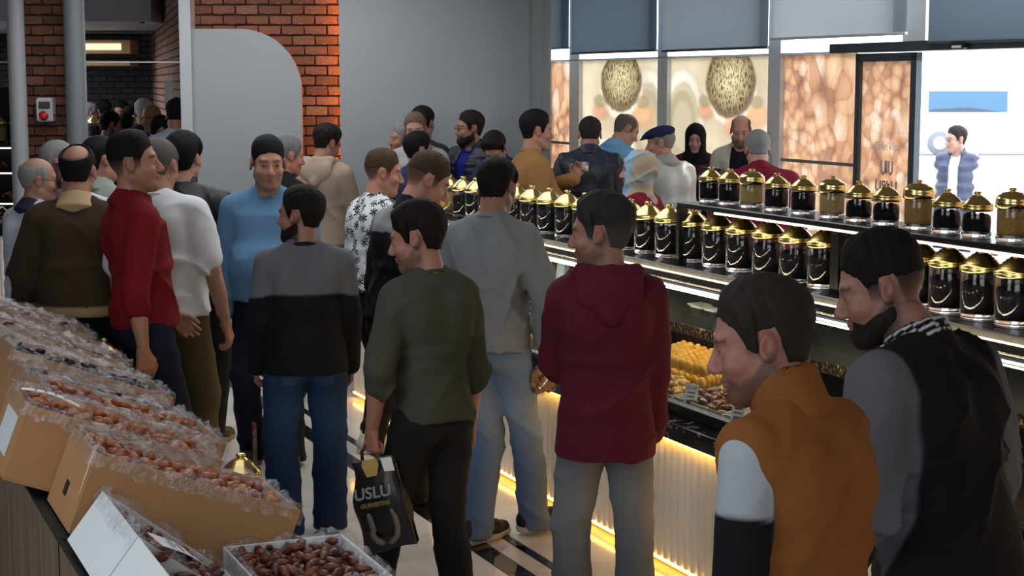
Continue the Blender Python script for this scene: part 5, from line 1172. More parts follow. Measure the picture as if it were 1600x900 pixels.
# jars standing on the aisle side of the table, only their lids show
for i, (px, py) in enumerate(((376, 702), (228, 590), (162, 524))):
    a, z = atC(px, py, 1.29)
    jar('big', A(a, 1.29, .736), ['gold-lidded jar on the aisle edge behind the nearest carton', 'gold-lidded jar on the aisle edge behind the prune cartons', 'gold-lidded jar at the far end of the aisle edge'][i], 'jars along the table edge', sc=(z - .736) / .29)
a, z = atC(398, 660, 1.29); st = empty('acrylic_stand', A(a, 1.29, .736), TH); tag(st, 'clear acrylic stand beside the gold lid on the table edge', 'stand')
MB().box((-.03, -.03, 0), (.03, .03, .008)).obj('foot', thin_glass('acrylic_stand_glass', (.96, .97, .98), .3), st); MB().box((-.002, -.022, .008), (.0, .022, z - .736)).obj('upright', thin_glass('acrylic_upright', (.96, .97, .98), .5), st)

# ------------------------------------------------------------------ service counter behind, with things on it
sv = empty('service_counter', A(9.5, 6.5, .12), TH); tag(sv, 'dark service counter behind the jar shelves', 'counter')
MB().box((0, -2.2, 0), (.42, 4.5, .9)).obj('cabinet', M['matblack'], sv); MB().box((-.02, -2.22, .9), (.44, 4.52, .94), bev=.005).obj('worktop', M['marble'], sv)
def onsv(px, py, c=6.65): a, z = atC(px, py, c); return A(a, c, 1.06), z - 1.06
L_, h_ = onsv(1112, 262); mo = empty('till_screen', L_, TH); tag(mo, 'black till screen on the service counter beside the woman in black hijab', 'screen')
MB().box((-.08, -.1, 0), (.08, .1, .015), bev=.004).obj('foot', M['black'], mo); MB().box((-.015, -.02, .015), (.015, .02, h_ - .1)).obj('neck', M['black'], mo); MB().box((-.02, -.17, h_ - .24), (.02, .17, h_), bev=.008).obj('screen', M['black'], mo)
L_, h_ = onsv(1062, 256); pr_ = empty('receipt_printer', L_, TH); tag(pr_, 'receipt printer on a black riser with white paper roll, left of the till screen', 'printer')
MB().box((-.07, -.07, 0), (.07, .07, h_ - .1), bev=.004).obj('riser', M['matblack'], pr_); MB().box((-.06, -.06, h_ - .1), (.06, .06, h_ - .03), bev=.008).obj('printer_body', M['black'], pr_); MB().tube([(0, -.04, h_ - .015), (0, .04, h_ - .015)], .018, 12).obj('paper_roll', M['paper'], pr_)
L_, h_ = onsv(880, 255, 6.6); gb = empty('glass_bowl', L_, TH); tag(gb, 'glass bowl stand on the service counter between tan sweater and quilted vest', 'bowl')
MB().lathe([(0, 0), (.06, 0), (.06, .01), (.012, .02), (.012, h_ - .12), (.05, h_ - .1), (.085, h_ - .04), (.09, h_), (.085, h_), (.045, h_ - .09), (0, h_ - .1)], 24).obj('bowl', M['jarglass'], gb)

# ------------------------------------------------------------------ second counter at the far left and jar shelf in the far room
lc = empty('side_counter', (Xat(-40, 12.9), 12.9, 0)); tag(lc, 'white fluted side counter with black ledge at the left edge', 'counter')
mb = MB(); P = []; n = 24
for i in range(n):
    for t in np.linspace(0, math.pi, 6)[:-1]: P.append((i * .035 + .0175 - .017 * math.cos(t), -.016 * math.sin(t)))
V_ = []
for x, y in P: V_ += [(x, y, .02), (x, y, .96)]
mb.add(V_, [(2 * i, 2 * i + 2, 2 * i + 3, 2 * i + 1) for i in range(len(P) - 1)], True).box((0, .01, .02), (n * .035, .6, .96)).obj('fluted_front', M['flute'], lc)
MB().box((-.02, -.05, .962), (.86, .6, 1.04), bev=.004).obj('ledge', M['marble'], lc)
MB().prism([(0, 1.04), (.8, 1.04), (.8, 1.05), (0, 1.05)], 0, .55).obj('deck', M['black'], lc)
MB().box((0, 0, 1.05), (.6, .006, 1.2)).obj('glass_front', M['glass'], lc)
for k in range(4): MB().tube([(.02 + k * .15, .003, 1.06), (.17 + k * .15, .003, 1.19)] if k % 2 == 0 else [(.02 + k * .15, .003, 1.19), (.17 + k * .15, .003, 1.06)], .005, 6).obj('lattice_bar', M['white'], lc)
for k in range(26):
    piece(REDF, 'dried_berry', (Xat(-40, 12.9) + RR.uniform(.05, .45), 12.9 + RR.uniform(.1, .5), 1.065 + RR.uniform(0, .05)), 'dried fruit heaped on the side counter at the left edge', 'dried fruit', 'dried fruit on the side counter')
sx = empty('jar_rack', (Xat(-60, 15.2), 15.2, 0)); tag(sx, 'dark lit jar rack glimpsed past the pale column at the left edge', 'shelf')
for z in (1.05, 1.33, 1.56): MB().box((0, 0, z), (.5, .4, z + .03)).obj('shelf_board', M['black'], sx); MB().box((0, -.004, z - .012), (.5, .0, z)).obj('led_strip', emis('rack_led', (1, .85, .6), 3), sx)
MB().box((0, .38, 0), (.5, .4, 2.1)).obj('rack_back', M['black'], sx); MB().box((.48, 0, 0), (.5, .38, 1.05)).obj('rack_side', M['black'], sx)
for k in range(3): jar('brown' if k == 1 else 'big', (Xat(-60, 15.2) + .1 + k * .16, 15.4, 1.592), 'gold-lidded jar on top of the left rack, %s from the left' % ORD[k], 'jars on the left rack', sc=.95)
for k in range(16): piece(AMB, 'dried_persimmon', (Xat(-60, 15.2) + RR.uniform(.1, .46), 15.2 + RR.uniform(.05, .3), 1.09 + RR.uniform(0, .04) + .28 * (k % 2)), 'amber fruit lying on the shelves of the left rack', 'dried fruit', 'fruit on the left rack')
rk = empty('jar_shelf', (Xat(125, 19.6), 19.6, 0)); xw = Xat(252, 19.6) - Xat(125, 19.6); tag(rk, 'dark jar shelf in the far room, seen through the opening', 'shelf')
MB().box((0, 0, 1.46), (xw, .35, 1.5)).obj('shelf_board', M['black'], rk); MB().box((0, .05, 0), (xw, .3, 1.46)).obj('shelf_body', M['matblack'], rk); MB().box((0, -.004, 1.44), (xw, 0, 1.455)).obj('led_strip', emis('far_led', (1, .85, .6), 2), rk)
nj = int(xw / .16)
for k in range(nj): jar('bigB', (Xat(125, 19.6) + .1 + k * .16, 19.75, 1.501), 'gold-lidded jar on the far room shelf, %s from the left' % ORD[k], 'jars in the far room', sc=.95)
# ------------------------------------------------------------------ people
BLK, CHAR, NAVY = S(26, 26, 30), S(48, 48, 52), S(30, 34, 52)
DK, BR, GRY = S(30, 26, 25), S(58, 44, 36), S(150, 148, 146)
def H_(col=DK, **k): d = dict(col=col, top=.02, side=.004, fade=.8, rough=.002); d.update(k); return d
TAN_S, FAIR, RED_S = S(186, 138, 112), S(206, 160, 138), S(196, 132, 112)
def yoke(z, up_, lo_, arms=None):
    def fn(v, vT, ad, ap):
        zz = vT[:, 2] + .02 * np.clip((np.abs(vT[:, 0]) - .15) / .1, 0, 1); m = sstep(zz, z - .004, z + .004)[:, None]; c = up_ * m + lo_ * (1 - m); return c
    return fn
def armsplit(body_c, fn_arm):
    def fn(v, vT, ad, ap):
        c = np.tile(np.asarray(body_c, float), (len(v), 1)); m = (sstep(np.abs(vT[:, 0]), .162, .176) * (1 - sstep(ad, .11, .125)))[:, None]; return c * (1 - m) + (fn_arm(ap) if callable(fn_arm) else np.asarray(fn_arm)[None]) * m
    return fn
BJ = lambda a, b: dict(name='jeans', colfn=jeans(a, b), col=a)
Gp = 'shoppers in the shop'
# --- left of the picture
old = person('bald grey-haired man in white shirt holding a phone to his ear', (60, 247), 9.2, yaw=-40, hy=-28, hp=4, lod=1, skin=TAN_S, hair=H_(GRY, bald=.066, top=.006, side=.004, fade=.8, nape=-.05), w=1.08, belly=.04, top=dict(name='shirt', col=S(196, 204, 214), loose=.03, sleeve=1.9, hem=.9, collar=('fold', .035), collar_col=S(40, 42, 60)), legs=dict(col=NAVY),
    armR=('ik', (.13, .12, 1.53), (1, -.1, -.9), dict(f=(-.1, .1, 1), n=(-1, .3, 0))), handR='hold', shoes=(BLK, CHAR))
person('grey-haired man with a flushed face behind the shearling jacket', (92, 219), 10.2, yaw=-60, hy=-20, lod=2, skin=RED_S, hair=H_(GRY, top=.014), w=1.05, top=dict(name='jacket', col=S(90, 96, 104), loose=.03), legs=dict(col=NAVY), shoes=(BLK, CHAR))
def shear(v, vT, ad, ap): c = np.tile(S(66, 52, 40), (len(v), 1)); c[vT[:, 2] < .95] = S(176, 150, 112); return c
person('balding man in brown shearling jacket with cream collar, back turned', (120, 225), 8.7, yaw=6, hy=-4, hp=12, lod=1, skin=TAN_S, hair=H_(DK, bpt=(-.075, .10, .072), top=.012), w=1.12, belly=.05, hs=1.08, top=dict(name='shearling_jacket', colfn=shear, col=S(66, 52, 40), loose=.045, hem=.9, mat='suede', wr=.006, collar=('fold', .045, .075), collar_col=S(190, 164, 124)), legs=dict(col=BLK), armL=('a', 6, 18, 30), shoes=(BLK, CHAR))
person('dark-haired man with pale collar, mostly hidden behind the red sweater', (158, 212), 9.9, yaw=-30, hy=-20, lod=2, hair=H_(), top=dict(name='shirt', col=S(150, 160, 150), loose=.025, collar=('fold', .04)), legs=dict(col=NAVY), shoes=(BLK, CHAR))
red = person('tall young man in dark red long-sleeved top seen in profile', (209, 203), 7.85, yaw=-62, hy=-22, hp=-2, lod=0, hs=1.03, skin=S(196, 146, 116), hair=H_(S(28, 24, 22), top=.02, side=.001, quiff=.012, fade=.85, hi=.018, taper=.11), beard=(S(60, 46, 40), .3), w=1.02, lean=-3, top=dict(name='red_sweater', col=S(124, 22, 30), loose=.022, sleeve=1.28, hem=.90, collar=('fold', .03, .068)), legs=BJ(S(24, 28, 44), S(34, 40, 60)), armR=('a', -14, 8, 16), armL=('a', 10, 12, 30), shoes=(BLK, CHAR))
person('broad man in white t-shirt and olive trousers, back turned', (249, 218), 8.55, yaw=-8, hy=-6, hp=18, side=-4, lod=0, skin=S(186, 140, 116), hair=H_(S(96, 92, 90), top=.008, side=.004, fade=.75), w=1.1, belly=.06, hs=1.04, top=dict(name='white_t_shirt', col=S(218, 222, 226), loose=.035, sleeve=.78, hem=.88, cuff=False, wr=.006, collar=('crew', .009, .074)), legs=dict(name='olive_trousers', col=S(86, 74, 46), loose=.012, wr=.008), armR=('a', -6, 16, 14), armL=('a', 4, 12, 18), feet=((.13, .05, -12), (-.12, 0, 10)), shoes=(S(60, 52, 44), S(140, 120, 90)))
person('man in black jacket with raised collar, back turned to the viewer', (287, 204), 9.77, yaw=-6, hy=-8, lod=1, hair=H_(S(24, 22, 22), top=.026, side=.012), w=1.3, hs=1.1, top=dict(name='black_jacket', col=S(20, 21, 27), loose=.04, hem=.82, mat='shiny', wr=.006, collar=('stand', .06, .07)), legs=dict(col=BLK), feet=((.13, 0, -18), (-.14, .05, 10)), shoes=(S(52, 46, 34), S(150, 130, 92)))
person('stocky man in blue sweater facing the viewer', (418, 211), 9.2, yaw=178, hy=18, hp=8, lod=1, skin=S(200, 152, 126), hs=1.1, hair=H_(S(26, 24, 26), top=.014, side=.001, fade=.9, front=.07, hi=.018, taper=.11), beard=(S(70, 60, 56), .35), w=1.16, belly=.1, top=dict(name='blue_sweater', col=S(92, 130, 164), loose=.03, hem=.9, collar=('crew', .01, .072)), legs=BJ(S(24, 28, 44), S(36, 42, 60)), shoes=(BLK, CHAR))
person('grey-haired man in black half hidden behind the blue sweater', (451, 212), 11.2, yaw=-50, hy=-10, hp=10, lod=2, skin=RED_S, hair=H_(S(120, 120, 122), top=.016), w=1.0, top=dict(name='black_coat', col=BLK, loose=.03, collar=('stand', .04)), legs=dict(col=BLK), shoes=(BLK, CHAR))
person('youth in beige hooded sweatshirt and pale jeans by the brick wall', (511, 195), 12.8, yaw=-14, hy=-30, hp=22, lod=1, hair=H_(S(40, 34, 32), top=.03, side=.012, rough=.005), w=1.06, top=dict(name='beige_hoodie', col=S(176, 156, 140), loose=.035, hem=.86, hood=True, wr=.006), legs=BJ(S(120, 150, 186), S(170, 190, 210)), armR=('a', 20, 8, 60), shoes=(S(200, 200, 200), S(220, 220, 220)))
person('man in white shirt printed with black palm leaves', (599, 232), 9.7, yaw=-52, hy=-28, hp=6, lod=0, skin=S(206, 150, 126), hair=H_(S(78, 60, 46), top=.016, side=.001, quiff=.012, fade=.8, hi=.018, taper=.11), hs=1.05, lean=6, top=dict(name='printed_shirt', col=S(200, 204, 210), loose=.028, sleeve=.9, hem=.92, mat='floral', cuff=False, collar=('crew', .01), collar_col=S(40, 40, 50)), legs=dict(col=S(20, 20, 24)), feet=((.1, -.06, -8), (-.12, .1, 6)), shoes=(S(226, 222, 216), S(232, 228, 222)))
def raglan(v, vT, ad, ap):
    c = np.tile(S(20, 21, 28), (len(v), 1)); m = (vT[:, 2] > 1.14) & (vT[:, 2] < 1.5) & (vT[:, 1] > -.02) | ((vT[:, 2] > 1.33)); c[m] = S(140, 142, 146); a = (np.abs(vT[:, 0]) > .19); c[a] = S(20, 21, 28); return c
person('crew-cut man in black and grey zip sweater looking down at the counter', (668, 241), 8.5, yaw=-48, hy=-26, hp=24, lod=0, skin=S(206, 152, 130), hair=H_(S(74, 58, 46), top=.014, side=.001, fade=.8, quiff=.01, hi=.018, taper=.11), beard=(S(110, 80, 64), .3), hs=1.12, lean=10, w=1.05, top=dict(name='zip_sweater', col=BLK, colfn=raglan, loose=.028, hem=.9, collar=('stand', .05, .072), collar_col=S(24, 26, 36)), legs=dict(col=BLK), armR=('a', 4, 12, 16), feet=((.11, 0, -4), (-.1, .1, 6)), shoes=(BLK, CHAR))
jm = person('bearded man in black sweater with grey yoke and blue jeans', (468, 289), 7.75, yaw=12, hy=58, hp=3, lod=0, skin=S(180, 132, 110), hair=H_(S(34, 30, 28), top=.02, side=.012, rough=.003, fade=.8), beard=(S(42, 34, 31), .8, .007), w=1.1, belly=.06, hs=1.08, top=dict(name='yoke_sweater', col=BLK, colfn=yoke(1.235, S(104, 106, 112), S(20, 20, 26)), loose=.03, hem=.84, collar=('crew', .011, .074), collar_col=S(30, 30, 36)), legs=dict(BJ(S(28, 48, 82), S(52, 84, 124)), loose=.02), armR=('a', 3, 8, 20), armL=('a', 4, 8, 22), feet=((.115, .05, -12), (-.11, -.04, 14)), shoes=(BLK, S(40, 40, 42)))
pockets(jm, None, plain('pocket_denim', S(40, 66, 104), .9, nscale=300, namp=.2))
sw = [o for o in jm['root'].children if o.name.startswith('shoe')][0]
MB().add([(.05, .12, .052), (.052, .05, .07), (.053, -.02, .085), (.054, .055, .06), (.05, .10, .048)], [(0, 1, 2, 3, 4)]).add([(.052, .12, .052), (.054, .05, .07), (.055, -.02, .085), (.056, .055, .06), (.052, .10, .048)], [(4, 3, 2, 1, 0)]).obj('tick_mark', M['paper'], sw)
ol = person('man in olive long-sleeved top and dark jeans carrying a black pouch bag', (650, 314), 6.35, yaw=30, hy=50, hp=12, lod=0, skin=S(190, 140, 118), hair=H_(S(34, 28, 26), top=.026, side=.013, rough=.003, fade=.8, front=.07), beard=(S(70, 56, 50), .6), w=.9, hs=1.06, lean=5, top=dict(name='olive_top', col=S(70, 72, 60), loose=.026, sleeve=1.22, hem=.88, wr=.006, collar=('crew', .008, .072)), legs=BJ(S(26, 25, 27), S(48, 46, 48)), armL=('ik', (-.25, .04, .86), (-.6, -.8, 0), dict(f=(0, .05, -1), n=(.9, .3, 0))), handL='grip', armR=('a', 4, 10, 16), feet=((.10, -.04, -6), (-.14, .30, 16)), shoes=(BLK, CHAR))
gm = person('man in grey sweatshirt and light jeans holding a tub of walnuts', (777, 247), 7.7, yaw=-16, hy=-8, hp=14, lod=0, skin=S(180, 134, 110), hair=H_(S(30, 26, 25), top=.018, side=.006, fade=.8), beard=(S(60, 50, 46), .5), w=.98, belly=.03, hs=1.02, lean=6, top=dict(name='grey_sweatshirt', col=S(136, 140, 144), loose=.032, sleeve=1.78, hem=.88, wr=.007, collar=('crew', .011, .074)), legs=BJ(S(92, 114, 148), S(150, 168, 192)), armR=('ik', (.235, .08, .87), (.7, -.7, 0), dict(f=(.1, .2, -.95), n=(-.6, .6, -.3))), handR='hold', armL=('a', 10, 10, 24), feet=((.15, .24, -34), (-.06, .0, -26)), shoes=(S(24, 24, 26), S(190, 184, 176)))
mh = person('man in maroon hooded sweatshirt and grey jeans turning his head left', (938, 299), 6.0, yaw=2, hy=72, hp=6, lod=0, skin=S(176, 130, 108), hair=H_(S(52, 50, 50), top=.026, side=.011, rough=.003, fade=.8, side_col=S(84, 82, 82)), beard=(S(70, 58, 52), .55), w=.9, hs=1.06, top=dict(name='maroon_hoodie', col=S(88, 24, 42), loose=.04, hem=.79, hood=True, wr=.006, collar=('crew', .008, .07), collar_col=S(88, 24, 42)), legs=BJ(S(96, 100, 106), S(150, 154, 160)), armL=('a', 26, 3, 66), armR=('a', 8, 5, 20), feet=((.12, .02, -12), (-.11, .06, 14)), shoes=(BLK, CHAR))
def vestarm(p): m = sstep(p, .215, .235)[:, None]; return S(176, 182, 190) * (1 - m) + S(22, 22, 26) * m
ov = person('man in tan suede vest with grey and black sleeves, nearest the viewer', (1190, 432), 3.62, yaw=44, hy=40, hp=12, nf=.02, lod=0, skin=S(190, 136, 116), hair=H_(S(52, 46, 42), top=.018, side=.007, rough=.002, fade=.75, front=.082), beard=(S(64, 50, 45), .72), w=1.0, hs=1.1, lean=5, top=[dict(name='shirt', col=S(22, 22, 26), colfn=armsplit(S(60, 60, 64), vestarm), loose=.02, sleeve=2, hem=.95), dict(name='tan_vest', col=S(138, 86, 44), loose=.045, sleeve=0, hem=.84, mat='suede', wr=.005, collar=('stand', .085, .078, .0))], legs=dict(col=BLK), armL=('a', 2, 10, 34), armR=('a', 4, 8, 24), shoes=(BLK, CHAR))
vj = person('bearded man in black varsity jacket with grey sleeves, back turned', (1378, 362), 4.3, yaw=40, hy=42, nf=.05, hp=12, lod=0, skin=S(176, 130, 112), hair=H_(S(26, 24, 24), top=.022, side=.003, rough=.002, fade=.8, quiff=.008, hi=.018, taper=.11), beard=(S(40, 33, 31), .8, .005), w=1.16, hs=1.1, lean=12, top=dict(name='varsity_jacket', col=S(18, 18, 20), colfn=armsplit(S(18, 18, 20), S(94, 94, 100)), loose=.045, hem=.80, wr=.007, collar=('stand', .045, .078), collar_col=lambda v, l: np.where((np.abs((l[:, 2] % .018) - .009) < .0028)[:, None] & (l[:, 2] > .0)[:, None], S(210, 210, 212), S(18, 18, 20))), legs=dict(col=BLK), armL=('a', 6, 16, 34), armR=('a', 6, 14, 24), shoes=(BLK, CHAR))
# --- beyond the jars
FL = .12
gl = person('bearded man with glasses in navy puffer vest over blue sweater', (733, 172), 13.0, floor=FL, yaw=140, hy=-52 + 22, hp=2, lod=1, hair=H_(S(48, 40, 36), top=.02, side=.005), beard=(S(44, 34, 30), .8, .006), top=[dict(name='blue_sweater', col=S(24, 40, 130), loose=.02, collar=('crew', .01)), dict(name='puffer_vest', col=S(34, 40, 54), loose=.05, sleeve=0, hem=.88, mat='shiny', quilt=(.055, .006), open_front=.05, collar=('stand', .05, .08, 0, .05))], legs=dict(col=NAVY), armL=('ik', (-.02, .36, 1.18), (-.8, -.2, -.6), dict(f=(.5, .7, .3), n=(.6, -.3, .4))), handL='pinch', shoes=(BLK, CHAR))
person('man in grey jacket facing the viewer behind the jars', (649, 175), 12.8, floor=FL, yaw=176, hp=10, lod=2, hr=4, skin=S(210, 160, 140), hair=H_(S(120, 100, 84), top=.01), top=dict(name='grey_jacket', col=S(168, 172, 170), loose=.035, collar=('fold', .04)), legs=dict(col=NAVY))
person('tall dark-haired man at the back wall, only his hair shows', (661, 165), 13.45, floor=FL, yaw=-20, lod=2, hair=H_(S(36, 30, 28)), top=dict(name='jacket', col=S(40, 44, 56), loose=.03), legs=dict(col=NAVY))
person('grey curly-haired man peeking out behind the grey jacket', (627, 191), 13.2, floor=FL, yaw=120, lod=2, hair=H_(S(150, 148, 146), rough=.005), top=dict(name='jacket', col=S(34, 36, 44), loose=.03), legs=dict(col=NAVY))
person('dark-haired man in navy jacket seen from behind, before the grey jacket', (655, 205), 12.4, floor=0.0, yaw=-30, hy=-30, lod=1, hair=H_(S(28, 26, 27), top=.024, side=.012), top=dict(name='navy_jacket', col=S(44, 54, 78), loose=.03, collar=('stand', .04)), legs=dict(col=NAVY), hs=1.0, lean=8, shoes=(BLK, CHAR))
person('man in navy jacket bending down behind the jars', (773, 211), 12.45, floor=FL, yaw=150, hy=14, hp=30, lean=22, lod=1, hair=H_(S(38, 32, 30), top=.022, side=.01), top=dict(name='navy_jacket', col=S(40, 52, 84), loose=.035, collar=('stand', .04)), legs=dict(col=NAVY), armR=('a', 40, 10, 60), armL=('a', 40, 10, 60))
tan = person('heavy man in tan sweater holding a small glass', (839, 171), 12.0, floor=FL, yaw=-72, hy=-2, hp=6, lod=1, skin=S(202, 150, 126), hair=H_(S(32, 27, 26), top=.022, side=.008), w=1.06, belly=.10, hs=1.05, top=dict(name='tan_sweater', col=S(158, 116, 70), loose=.028, collar=('crew', .014, .07), hem=.88), legs=dict(col=BLK), armR=('a', -4, 14, 22), armL=('ik', (-.04, .31, 1.27), (-1, -.2, -.5), dict(f=(0, .5, .8), n=(.9, 0, 0))), handL='hold')
def qv(v, vT, ad, ap): c = np.tile(S(46, 50, 66), (len(v), 1)); return c
person('man in quilted navy vest with grey sleeves, back turned at the back counter', (922, 184), 12.6, floor=FL, yaw=-4, hp=18, lean=8, lod=1, skin=S(190, 146, 124), hair=H_(S(56, 50, 48), top=.014, side=.006), w=1.14, top=[dict(name='shirt', col=S(90, 88, 90), loose=.026), dict(name='quilted_vest', col=S(46, 50, 66), colfn=qv, loose=.05, sleeve=0, hem=.84, mat='shiny', quilt=(.034, .003), collar=('stand', .04, .08))], legs=dict(col=NAVY), armL=('a', 16, 22, 50), armR=('a', 16, 18, 50))
person('balding man in light blue shirt bending right behind the quilted vest', (979, 181), 13.5, floor=FL, yaw=-50, hy=-25, hp=24, lean=12, lod=2, skin=S(214, 164, 142), hair=H_(S(110, 100, 92), bald=.06, top=.008), top=dict(name='blue_shirt', col=S(120, 176, 214), loose=.03, collar=('fold', .03)), legs=dict(col=NAVY))
cap = person('man in navy flat cap and grey jacket, facing left', (1032, 197), 12.3, floor=FL, yaw=34, hy=44, hp=6, lod=1, skin=S(198, 148, 126), hair=H_(S(140, 132, 126), top=.006, side=.006, nape=-.05), w=1.14, lean=3, top=dict(name='grey_jacket', col=S(176, 174, 168), loose=.045, hem=.8, mat='shiny', wr=.008, collar=('fold', .045, .078), collar_col=S(150, 148, 142)), legs=dict(col=NAVY), armL=('a', 20, 12, 60))
def headpiece(J, name, fn, lo, hi, col, mat='knit', h=None, noise=0):
    G = Field(lo, hi, h or max(J['hh'], .006)); fn(G)
    if noise:
        ii = np.nonzero(np.abs(G.F) < .03); G.F[ii] += (noise * wrinkle(G.ax[0][ii[0]] * 2, G.ax[1][ii[1]] * 2, G.ax[2][ii[2]] * 2, J['seed'])).astype(f4)
    v, q = biggest(*G.mesh()); c = col(v) if callable(col) else np.tile(col, (len(v), 1)); return J['head_obj'](name, v, q, c, M[mat])
def capfn(G):
    G.prim(pE((0, -.01, .078), (.09, .112, .05), Rx(-6), 0)); G.prim(pE((0, .075, .07), (.078, .06, .022), Rx(-14), .03)); G.prim(pE((0, .115, .05), (.066, .04, .008), Rx(-16), .008)); G.prim(pE((0, -.01, .055), (.083, .103, .03), None, .01))
headpiece(cap, 'flat_cap', capfn, (-.13, -.17, -.02), (.13, .2, .18), S(36, 42, 72))
def hijab(G, cowl=1.0):
    G.prim(pE((0, -.018, .032), (.092, .112, .105), None, 0)); G.prim(pE((0, .01, -.05), (.082, .09, .1), None, .05)); G.prim(pC((0, .0, -.1), (0, -.0, -.2), .085, .12, .05)); G.prim(pC((-.08, .02, -.19), (.08, .02, -.19), .05, .05, .05)); G.prim(pE((0, .115, -.012), (.056, .085, .082), None, .012), '-'); G.prim(pE((0, .105, -.05), (.05, .07, .06), None, .01), '-')
sc_ = person('woman in beige and pale blue headscarf and maroon top, facing left', (997, 237), 10.6, floor=FL, yaw=62, hy=20, hp=2, lod=1, skin=S(206, 152, 132), hair=None, hs=1.12, w=1.0, top=dict(name='maroon_top', col=S(118, 18, 40), loose=.04, hem=.7), legs=dict(col=NAVY))
headpiece(sc_, 'headscarf', hijab, (-.2, -.2, -.28), (.2, .2, .16), lambda v: np.where((v[:, 1] + .25 * v[:, 2] > .035)[:, None], S(148, 182, 204), np.where((np.sin(34 * v[:, 2] + 18 * v[:, 1] + 29 * v[:, 0]) > .5)[:, None], S(172, 178, 176), S(186, 168, 142))), noise=.012)
hj = person('woman in black hijab and plum top facing the viewer', (1087, 195), 14.2, floor=FL, yaw=176, hy=-6, hp=12, lod=1, skin=S(222, 172, 150), hair=None, w=.96, top=dict(name='plum_top', col=S(92, 30, 56), loose=.035, hem=.7), legs=dict(col=BLK))
headpiece(hj, 'hijab', hijab, (-.2, -.2, -.28), (.2, .2, .16), S(22, 20, 26), noise=.003)
person('grey-bearded bald man in cream jacket over dark shirt facing the viewer', (1158, 181), 13.8, floor=FL, yaw=164, hy=6, hp=18, lod=1, skin=S(222, 172, 150), hair=H_(S(120, 104, 96), bald=.064, top=.006), beard=(S(120, 104, 96), .6, .007), top=[dict(name='dark_shirt', col=S(24, 26, 38), loose=.018), dict(name='cream_jacket', col=S(206, 200, 186), loose=.042, hem=.85, open_front=.075, collar=('fold', .04, .08, 0, .07))], legs=dict(col=NAVY))
person('broad grey-haired man in maroon sweater, back turned near the doorway', (1184, 205), 11.2, floor=FL, yaw=2, hp=14, lean=16, lod=1, skin=S(206, 156, 136), hair=H_(S(150, 150, 152), top=.014, side=.006), w=1.2, top=dict(name='maroon_sweater', col=S(120, 24, 48), loose=.035, hem=.88, collar=('stand', .03, .072)), legs=dict(col=NAVY), armL=('a', 30, 14, 40), armR=('a', 30, 14, 40))
pv = person('man in open navy puffer vest outside the doorway, looking left', (1494, 196), 16.0, yaw=150, hy=-62 + 20, hp=4, lod=1, skin=S(214, 170, 150), hair=H_(S(50, 44, 44), top=.016), beard=(S(120, 96, 86), .3), top=[dict(name='white_shirt', col=S(226, 226, 220), loose=.02, collar=('crew', .01)), dict(name='puffer_vest', col=S(70, 76, 104), loose=.05, sleeve=0, hem=.84, mat='shiny', quilt=(.1, .008), open_front=.05, collar=('stand', .05, .08, 0, .05))], legs=dict(col=NAVY), shoes=(BLK, CHAR))
person('person in grey-green knitted sweater cut off at the right edge by the doorway', (1640, 252), 12.4, yaw=60, hy=20, hp=14, lod=1, hair=H_(S(60, 54, 70)), w=1.1, top=dict(name='knit_sweater', col=S(116, 122, 124), loose=.035), legs=dict(col=NAVY), armL=('a', 20, 14, 50), shoes=(BLK, CHAR))
# --- people in the far room, seen through the opening
for i, (px, py, Y, yw, lab, tc, hc) in enumerate(((141, 160, 22.4, -60, 'pink-faced man at the left of the far room', S(60, 60, 70), GRY), (163, 156, 22.8, 20, 'person in purple top in the far room', S(110, 40, 90), DK), (189, 157, 22.2, 160, 'man in blue jacket facing the viewer in the far room', S(36, 48, 92), DK), (206, 165, 20.6, -70, 'dark-haired man in profile in the far room', S(40, 46, 74), DK), (224, 154, 17.8, 10, 'white-haired man in navy by the paper notice of the far room', S(40, 46, 74), S(220, 220, 216)), (236, 164, 17.0, 150, 'bald man in navy right of the white-haired man in the far room', S(36, 42, 66), None), (173, 174, 17.2, -60, 'bearded man in navy in front of the far jar shelf', S(34, 42, 78), DK), (196, 176, 18.2, 10, 'man in dark blue with his back turned before the far jar shelf', S(30, 38, 70), DK), (252, 182, 15.4, -70, 'young man in grey hooded top bending at the right of the far opening', S(120, 112, 106), DK), (276, 156, 14.9, 0, 'dark-haired person at the right edge of the far opening', S(180, 190, 200), DK))):
    person(lab, (px, py), Y, yaw=yw, hp=10 if i < 8 else 24, lod=2, hair=None if hc is None else H_(hc, top=.018), beard=(DK, .8) if i == 6 else None, top=dict(name='jacket', col=tc, loose=.03, hood=(i == 8)), legs=dict(col=NAVY), group='people in the far room')

# ------------------------------------------------------------------ things held by people
def wpt(J, s): return np.array(J['loc']) + Rz(J['yaw']) @ (J['arms'][s][2] * J['SCL']), Rz(J['yaw']) @ J['arms'][s][3]
